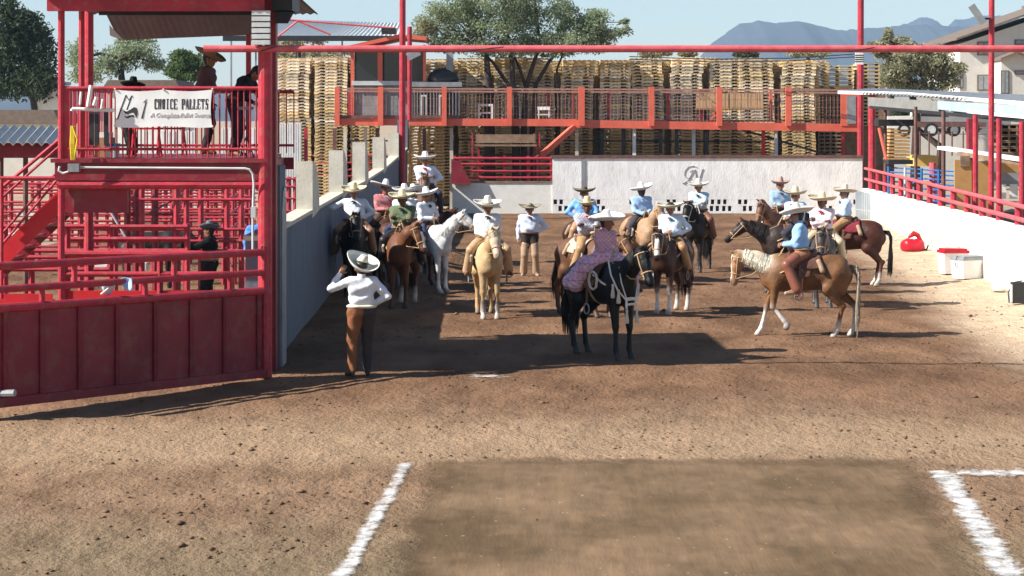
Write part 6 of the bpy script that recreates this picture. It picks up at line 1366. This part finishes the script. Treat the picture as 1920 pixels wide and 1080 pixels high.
# ---------------------------------------------------------------- who stands where
BLACK = (.009,.008,.008); DBAY = (.075,.028,.016); BAY = (.13,.045,.022); SORREL = (.27,.10,.045); DUN = (.42,.26,.15); GREY = (.30,.31,.33)
PALO = (.55,.38,.20); CREAM = (.68,.60,.46); WHT = (.66,.66,.64)
WS = (.66,.68,.73); LB = (.42,.60,.80); BL = (.20,.42,.80)
STRAW = (.62,.53,.36); CRM = (.72,.67,.57); WHH = (.80,.79,.76)
# left cluster, by the wall
h = horse('black horse facing the camera closest to the left wall', 664, 552, -88, BLACK, seed=2, neck=40, hpitch=-62, sc=1.06, nyaw=8)
rider('man in white shirt and cream sombrero resting one arm on the wall', h, sc=1.04, shirt=WS, hands=('akimbo','wall'), hat=STRAW, pants=(.16,.07,.04), chaps=(.30,.15,.08), hyaw=-6, hpitch=8, belly=.05, tie=(.05,.05,.07), hatpitch=2)
h = horse('sorrel horse with head turned to the right under the man in green', 755, 572, -96, SORREL, dk_=.5, seed=3, neck=36, nyaw=48, hpitch=-66, hyaw=8, sc=1.03, blaze=1, socks=(0,0,1,1))  # coat darkened for the shade over the left group
rider('man in olive green shirt with crossed arms and straw sombrero on a sorrel horse', h, sc=1.03, shirt=(.13,.165,.095), hands=('cross','cross'), hat=(.68,.60,.40), pants=(.02,.02,.022), skin=(.16,.075,.045), chaps=(.025,.022,.02), hyaw=-8, hpitch=6, tie=(.02,.02,.02))
h = horse('white-grey horse with lifted head beside the palomino on its left', 798, 546, -42, WHT, dk_=1, mane=(.5,.5,.48), belly=GREY, points=(.30,.30,.30), seed=4, neck=46, nyaw=24, hpitch=-38, socks=(2,2,0,0), sc=1.0, muz=(.3,.26,.24))  # belly greyed to paint the shade on the white body
rider('white-shirted man with tilted sombrero on the white-grey horse', h, sc=1.0, shirt=WS, hands=('akimbo','rein'), hat=WHH, pants=(.06,.08,.15), hyaw=-35, hatroll=14, hatpitch=-6, tie=(.03,.03,.03), lean=4)
h = horse('black horse with a white blaze peeking out between white-shirted riders', 806, 512, -86, BLACK, seed=5, neck=46, blaze=2, hpitch=-62, sc=.98)
h2 = horse('bay horse behind the man in green, mostly hidden', 776, 536, 30, BAY, seed=6, neck=40, sc=1.0)
rider('man in white shirt seen from behind with white sombrero pointing up left', h2, sc=1.0, shirt=WS, hands=('rein','rein'), hat=WHH, pants=(.05,.05,.06), hyaw=10, hatroll=-14, tie=None)
h = horse('dark bay horse between the man in green and the left wall', 722, 524, -75, DBAY, seed=7, neck=36, sc=1.0)
rider('man in dark red shirt with a very wide pale hat near the left wall', h, sc=1.04, shirt=(.42,.035,.05), shirt2=(.6,.55,.52), hands=('rein','rein'), hat=(.66,.65,.62), pants=(.08,.05,.04), hatrad=.36, hatroll=-12, hyaw=12, tie=(.5,.5,.52), hatcurl=.03)
h = horse('brown horse hidden in the middle of the left group', 758, 540, -95, (.18,.08,.05), seed=8, neck=30, sc=1.0)
rider('man with pale sombrero directly behind the green-shirted man', h, sc=1.02, shirt=(.6,.6,.62), hands=('rein','rein'), hat=(.72,.70,.66), pants=(.05,.06,.12), skin=(.2,.08,.05), tie=(.05,.02,.02))
g8 = G(797, 497); h = horse('brown horse carrying the highest rider at the lane corner', 797, 497, -88, (.24,.11,.06), seed=9, neck=52, sc=1.08, gnd=Vector((g8.x, g8.y, 0)))
rider('white-shirted man with red tie, the highest rider in the far left corner', h, sc=1.08, shirt=(.68,.72,.84), hands=('akimbo','cross'), hat=WHH, pants=(.05,.05,.08), tie=(.45,.02,.03), skin=(.26,.11,.07))
# palomino front centre
h = horse('pale palomino horse facing the camera with dark boots on its front legs', 914, 592, -84, PALO, dk_=.85, mane=(.66,.56,.38), belly=(.60,.46,.28), points=(.45,.28,.13), seed=11, neck=46, nyaw=4, hpitch=-64, hyaw=8, socks=(1,1,0,0), boots=(.05,.05,.07), face=(.66,.54,.38), muz=(.45,.30,.22), blanket=(.50,.38,.2), sc=1.0)
rider('stout white-shirted man with both hands on the saddle horn of the palomino', h, sc=1.02, shirt=(.70,.70,.70), hands=('horn','horn'), hat=CRM, pants=(.38,.22,.10), chaps=(.46,.30,.17), belly=.06, hpitch=8, tie=(.05,.05,.05), skin=(.24,.12,.075))
# man standing in the middle
person('man standing alone in the middle with a dark flat sombrero and purple tie', G(993,518), -88, pose='stand', sc=1.03, shirt=(.62,.68,.80), hands=('akimbo','hang'), hat=(.28,.24,.17), hatrad=.28, crown=.09, pants=(.05,.035,.03), chaps=(.40,.27,.17), tie=(.16,.03,.08), hpitch=6, hatpitch=0, boots=(.4,.28,.2), legs=((.06,.14,0),(0,-.13,0)), hatcurl=.03, belly=.03)
# riders at centre back
h = horse('dark brown horse under the man in the bright blue shirt', 1096, 540, -72, DBAY, seed=12, neck=40, sc=1.0)
rider('man in bright blue shirt with a dark wide hat, left of centre', h, sc=1.0, shirt=BL, hands=('thigh','akimbo'), hat=(.10,.08,.06), hatedge=(.2,.17,.12), hatrad=.28, crown=.10, pants=(.22,.25,.32), chaps=(.42,.25,.14), twist=-14, hyaw=-6, tie=(.03,.12,.5))
h = horse('brown horse standing right behind the black horse of the woman in pink', 1102, 594, -58, (.20,.09,.045), seed=13, neck=26, nyaw=10, hpitch=-50, sc=1.0, blanket=(.5,.4,.3), legs='rest')
rider('man with red neckerchief and round straw hat behind the woman in pink', h, sc=.98, shirt=(.34,.34,.40), shirt2=(.60,.56,.60), hands=('cross','cross'), hat=(.62,.50,.30), hatrad=.19, crown=.16, pants=(.38,.22,.11), chaps=(.40,.24,.12), twist=-24, hyaw=-14, tie=(.62,.02,.02), skin=(.13,.06,.04))
# woman in pink
hl_ = horse('glossy black horse in the foreground with a white breast collar and tassels', 1134, 670, -60, BLACK, seed=14, neck=42, nyaw=4, hpitch=-66, collar=True, legs='stand', blanket=(.07,.035,.025), sc=1.04, points=(.009,.008,.008))
rider('woman in pink ruffled dress riding side-saddle in a wide white sombrero', hl_, pose='side', sc=.97, shirt=(.52,.26,.33), shirt2=(.66,.44,.50), skirt=(.62,.35,.43), hands=('lap','lap'), hat=WHH, hatrad=.30, hatroll=8, hatpitch=-4, crown=.16, hyaw=22, twist=22, roll=-3, tie=None, beltc=(.45,.10,.2), bulk=1.08, cat='person', group=None, skin=(.24,.11,.07))
# centre right
h = horse('pale dun horse with a broad white blaze behind the centre group', 1203, 528, -72, DUN, dk_=.85, mane=(.35,.2,.12), seed=15, neck=50, nyaw=10, hpitch=-62, blaze=2, sc=1.0, socks=(1,1,1,1))
rider('man in light blue shirt with tilted white hat on the pale dun horse', h, sc=.98, shirt=(.34,.50,.74), hands=('horn','horn'), hat=WHH, hatroll=13, hatpitch=-5, pants=(.05,.05,.06), hyaw=12, tie=(.4,.5,.7), skin=(.08,.04,.03))
h = horse('dark bay horse with a white blaze and white feet right of the woman in pink', 1258, 588, -112, DBAY, seed=16, neck=38, nyaw=6, hpitch=-68, hyaw=8, blaze=2, socks=(2,2,1,1), sc=.98, legs='rest')
rider('man in pale blue shirt with wide flat cream hat on the blazed dark bay', h, sc=.93, shirt=(.60,.72,.84), hands=('akimbo','rein'), hat=(.66,.62,.50), hatrad=.31, crown=.07, pants=(.12,.08,.05), chaps=(.35,.2,.1), belly=.05, hyaw=-8, tie=(.08,.10,.16), lean=4, twist=12)
h = horse('black horse with white noseband standing in front of the brand mark', 1310, 510, -106, (.02,.015,.014), seed=17, neck=46, nyaw=-10, hpitch=-62, noseband=True, sc=.99)
rider('man in light shirt with arms crossed under the brand mark on the back wall', h, sc=.99, shirt=(.50,.66,.78), hands=('cross','cross'), hat=(.70,.66,.56), pants=(.16,.07,.04), chaps=(.18,.08,.045), hyaw=8, tie=(.05,.05,.08), lean=4, belly=.03)
# right group
h = horse('palomino horse with flowing cream mane and white feet walking left in the right foreground', 1502, 634, 176, (.30,.14,.06), mane=(.74,.68,.54), tail=(.36,.30,.22), belly=(.13,.06,.028), points=(.20,.09,.045), seed=18, mside=1, ml=.75, neck=20, nyaw=-4, hpitch=-80, neckc=(.58,.48,.34), tsp=1.7, socks=(2,2,1,2), sockc=(.80,.74,.68), face=(.40,.20,.10), blaze=1, muz=(.30,.20,.16), legs='walk', sc=.97, tl=1.05)  # belly colour darkened for the shade on the barrel
rider('man in sky blue shirt and brown striped trousers on the walking palomino', h, sc=1.05, shirt=(.27,.47,.76), hands=('rein','rein'), hat=(.72,.66,.56), pants=(.17,.055,.035), pants2=(.30,.14,.09), chaps=(.22,.08,.05), hyaw=-8, hatpitch=4, tie=None, boots=(.4,.28,.2), lean=6, belly=.03)
h = horse('dark brown horse facing left behind the cream-maned palomino', 1490, 550, 178, (.05,.028,.022), seed=19, neck=24, nyaw=2, hpitch=-42, hyaw=0, sc=1.0)
rider('man in blue shirt with straw hat on the dark brown horse facing left', h, sc=1.0, shirt=(.38,.55,.76), hands=('rein','rein'), hat=STRAW, hatrad=.27, pants=(.05,.05,.06), twist=55, hyaw=20, tie=(.03,.05,.12), belly=.03)
h = horse('chestnut horse at the back, its head left of the men in blue', 1462, 510, -120, (.26,.11,.06), seed=20, neck=48, nyaw=-10, hpitch=-66, sc=1.0)
rider('man with pinkish hat farthest back above the man in blue', h, sc=1.02, shirt=(.30,.42,.56), hands=('rein','rein'), hat=(.42,.28,.24), hatrad=.24, pants=(.05,.05,.06), twist=40, tie=(.1,.1,.1))
h = horse('dark bay horse with black tail facing away left at the right end of the group', 1585, 536, 168, (.10,.032,.02), mane=(.015,.012,.012), points=(.10,.04,.025), seed=21, neck=34, nyaw=6, hpitch=-50, socks=(0,0,1,1), sc=1.0, blanket=(.2,.03,.04))
rider('man in light blue shirt and upswept straw hat on the rightmost bay horse', h, sc=.98, shirt=(.44,.60,.82), hands=('rein','rein'), hat=(.66,.58,.42), hatroll=-6, hatpitch=-6, pants=(.34,.20,.10), hyaw=10, tie=(.02,.05,.2), twist=15, lean=2)
h = horse('smoky dark grey horse facing the camera between the palomino and the rightmost bay', 1542, 574, -96, (.075,.06,.055), mane=(.03,.025,.025), seed=22, neck=30, nyaw=-6, hpitch=-66, sc=1.0, belly=(.11,.10,.10))
rider('man in pinkish white shirt with red tie and straw hat', h, sc=1.0, shirt=(.70,.60,.66), hands=('cross','cross'), hat=(.66,.56,.38), hatrad=.31, pants=(.40,.32,.2), chaps=(.5,.42,.28), twist=-16, hyaw=-20, hatroll=-4, tie=(.35,.02,.05), skin=(.15,.07,.05), belly=.03)
# man walking away in the foreground
person('man on foot seen from behind with a big pale sombrero and orange-brown trousers', G(678,706), 104, pose='stand', sc=1.02, bulk=1.0, shirt=(.66,.68,.72), hands=('raise','akimbo'), hat=(.62,.58,.48), hatedge=(.80,.77,.68), hatrad=.26, crown=.15, hatpitch=-30, hatroll=18, band=(.45,.42,.34), pants=(.05,.045,.045), pants2=(.23,.095,.045), beltc=(.66,.62,.5), tie=None, twist=-6, hpitch=4, boots=(.03,.025,.02), legs=((-.03,.15,0),(.12,-.10,0)), hatcurl=.06)  # trousers: sunlit left half painted orange, the other half dark
# people in the tower and the pens
zf_ = zf+.07
def at_(px, Y, z): return Vector((P(px,0,Y).x, Y, z))
person('shadowed man with a huge sombrero standing on the tower deck behind the banner', at_(386,34.2,zf_), 10, pose='stand', sc=.97, shirt=(.13,.07,.07), hands=('hang','hang'), hat=(.22,.17,.10), hatrad=.27, hatpitch=22, pants=(.03,.03,.035), tie=None, lean=4, group='people on the tower deck', twist=-20)  # shirt colour holds the deck's shade and the reddish light showing through
person('dark-clothed man bending over at the right end of the tower deck', at_(440,34.0,zf_-.03), -10, pose='stand', sc=.93, shirt=(.02,.02,.025), hands=('point','rein'), hat_on=False, pants=(.03,.03,.04), tie=None, lean=34, hpitch=20, group='people on the tower deck', hair=(.01,.01,.01))
person('seated person with a black hat showing just above the tower railing', at_(240,34.4,zf_-.36), 0, pose='stand', sc=.90, shirt=(.015,.015,.015), hands=('lap','lap'), hat=(.012,.012,.012), hatrad=.22, pants=(.03,.03,.03), tie=None, lean=6, group='people on the tower deck')
person('cowboy in black with a grey hat standing in the pens', at_(394,42,0.0), 165, pose='stand', sc=1.03, shirt=(.012,.012,.013), hands=('point','hang'), hat=(.13,.14,.16), hatrad=.20, crown=.13, pants=(.02,.02,.025), tie=None, group=None, twist=10)
person('man in blue shirt half hidden behind the red corner column', at_(487,41,0.32), -80, pose='stand', sc=1.0, shirt=(.10,.25,.62), hands=('hang','hang'), hat_on=False, pants=(.06,.08,.14), tie=None, group=None)
# dark steer in the pens
bl__ = (.02,.017,.016); pr = [cap((-.5,0,.95),(.4,0,.95),.27,.28,bl__,.06,(1,.8,1)), cap((.4,0,1.05),(.75,0,1.1),.2,.14,bl__,.08), cap((.8,0,1.1),(1.05,0,.9),.12,.08,bl__,.05), cap((.78,-.1,1.18),(.85,-.32,1.3),.03,.012,(.4,.36,.3),.01), cap((.78,.1,1.18),(.85,.32,1.3),.03,.012,(.4,.36,.3),.01), cap((.76,-.08,1.12),(.7,-.25,1.1),.03,.03,bl__,.02), cap((.76,.08,1.12),(.7,.25,1.1),.03,.03,bl__,.02), cap((-.75,0,1.05),(-.8,0,.5),.03,.02,bl__,.03)]
for x in (.38,-.55):
    for s_ in (1,-1): pr += [cap((x,.14*s_,.85),(x-.03,.15*s_,.45),.12,.055,bl__,.05), cap((x-.03,.15*s_,.45),(x,.15*s_,.1),.045,.04,bl__,.02), cap((x,.15*s_,.1),(x+.02,.15*s_,.04),.05,.055,bl__,.02)]
v, f, c = sdf(pr, .022); st_ = npmesh('steer', v, f, COAT, col=c); st_.location = at_(285,47,.1); st_.rotation_euler = (0,0,R(5)); tag(st_, 'black steer standing behind the pen rails below the tower', 'steer')
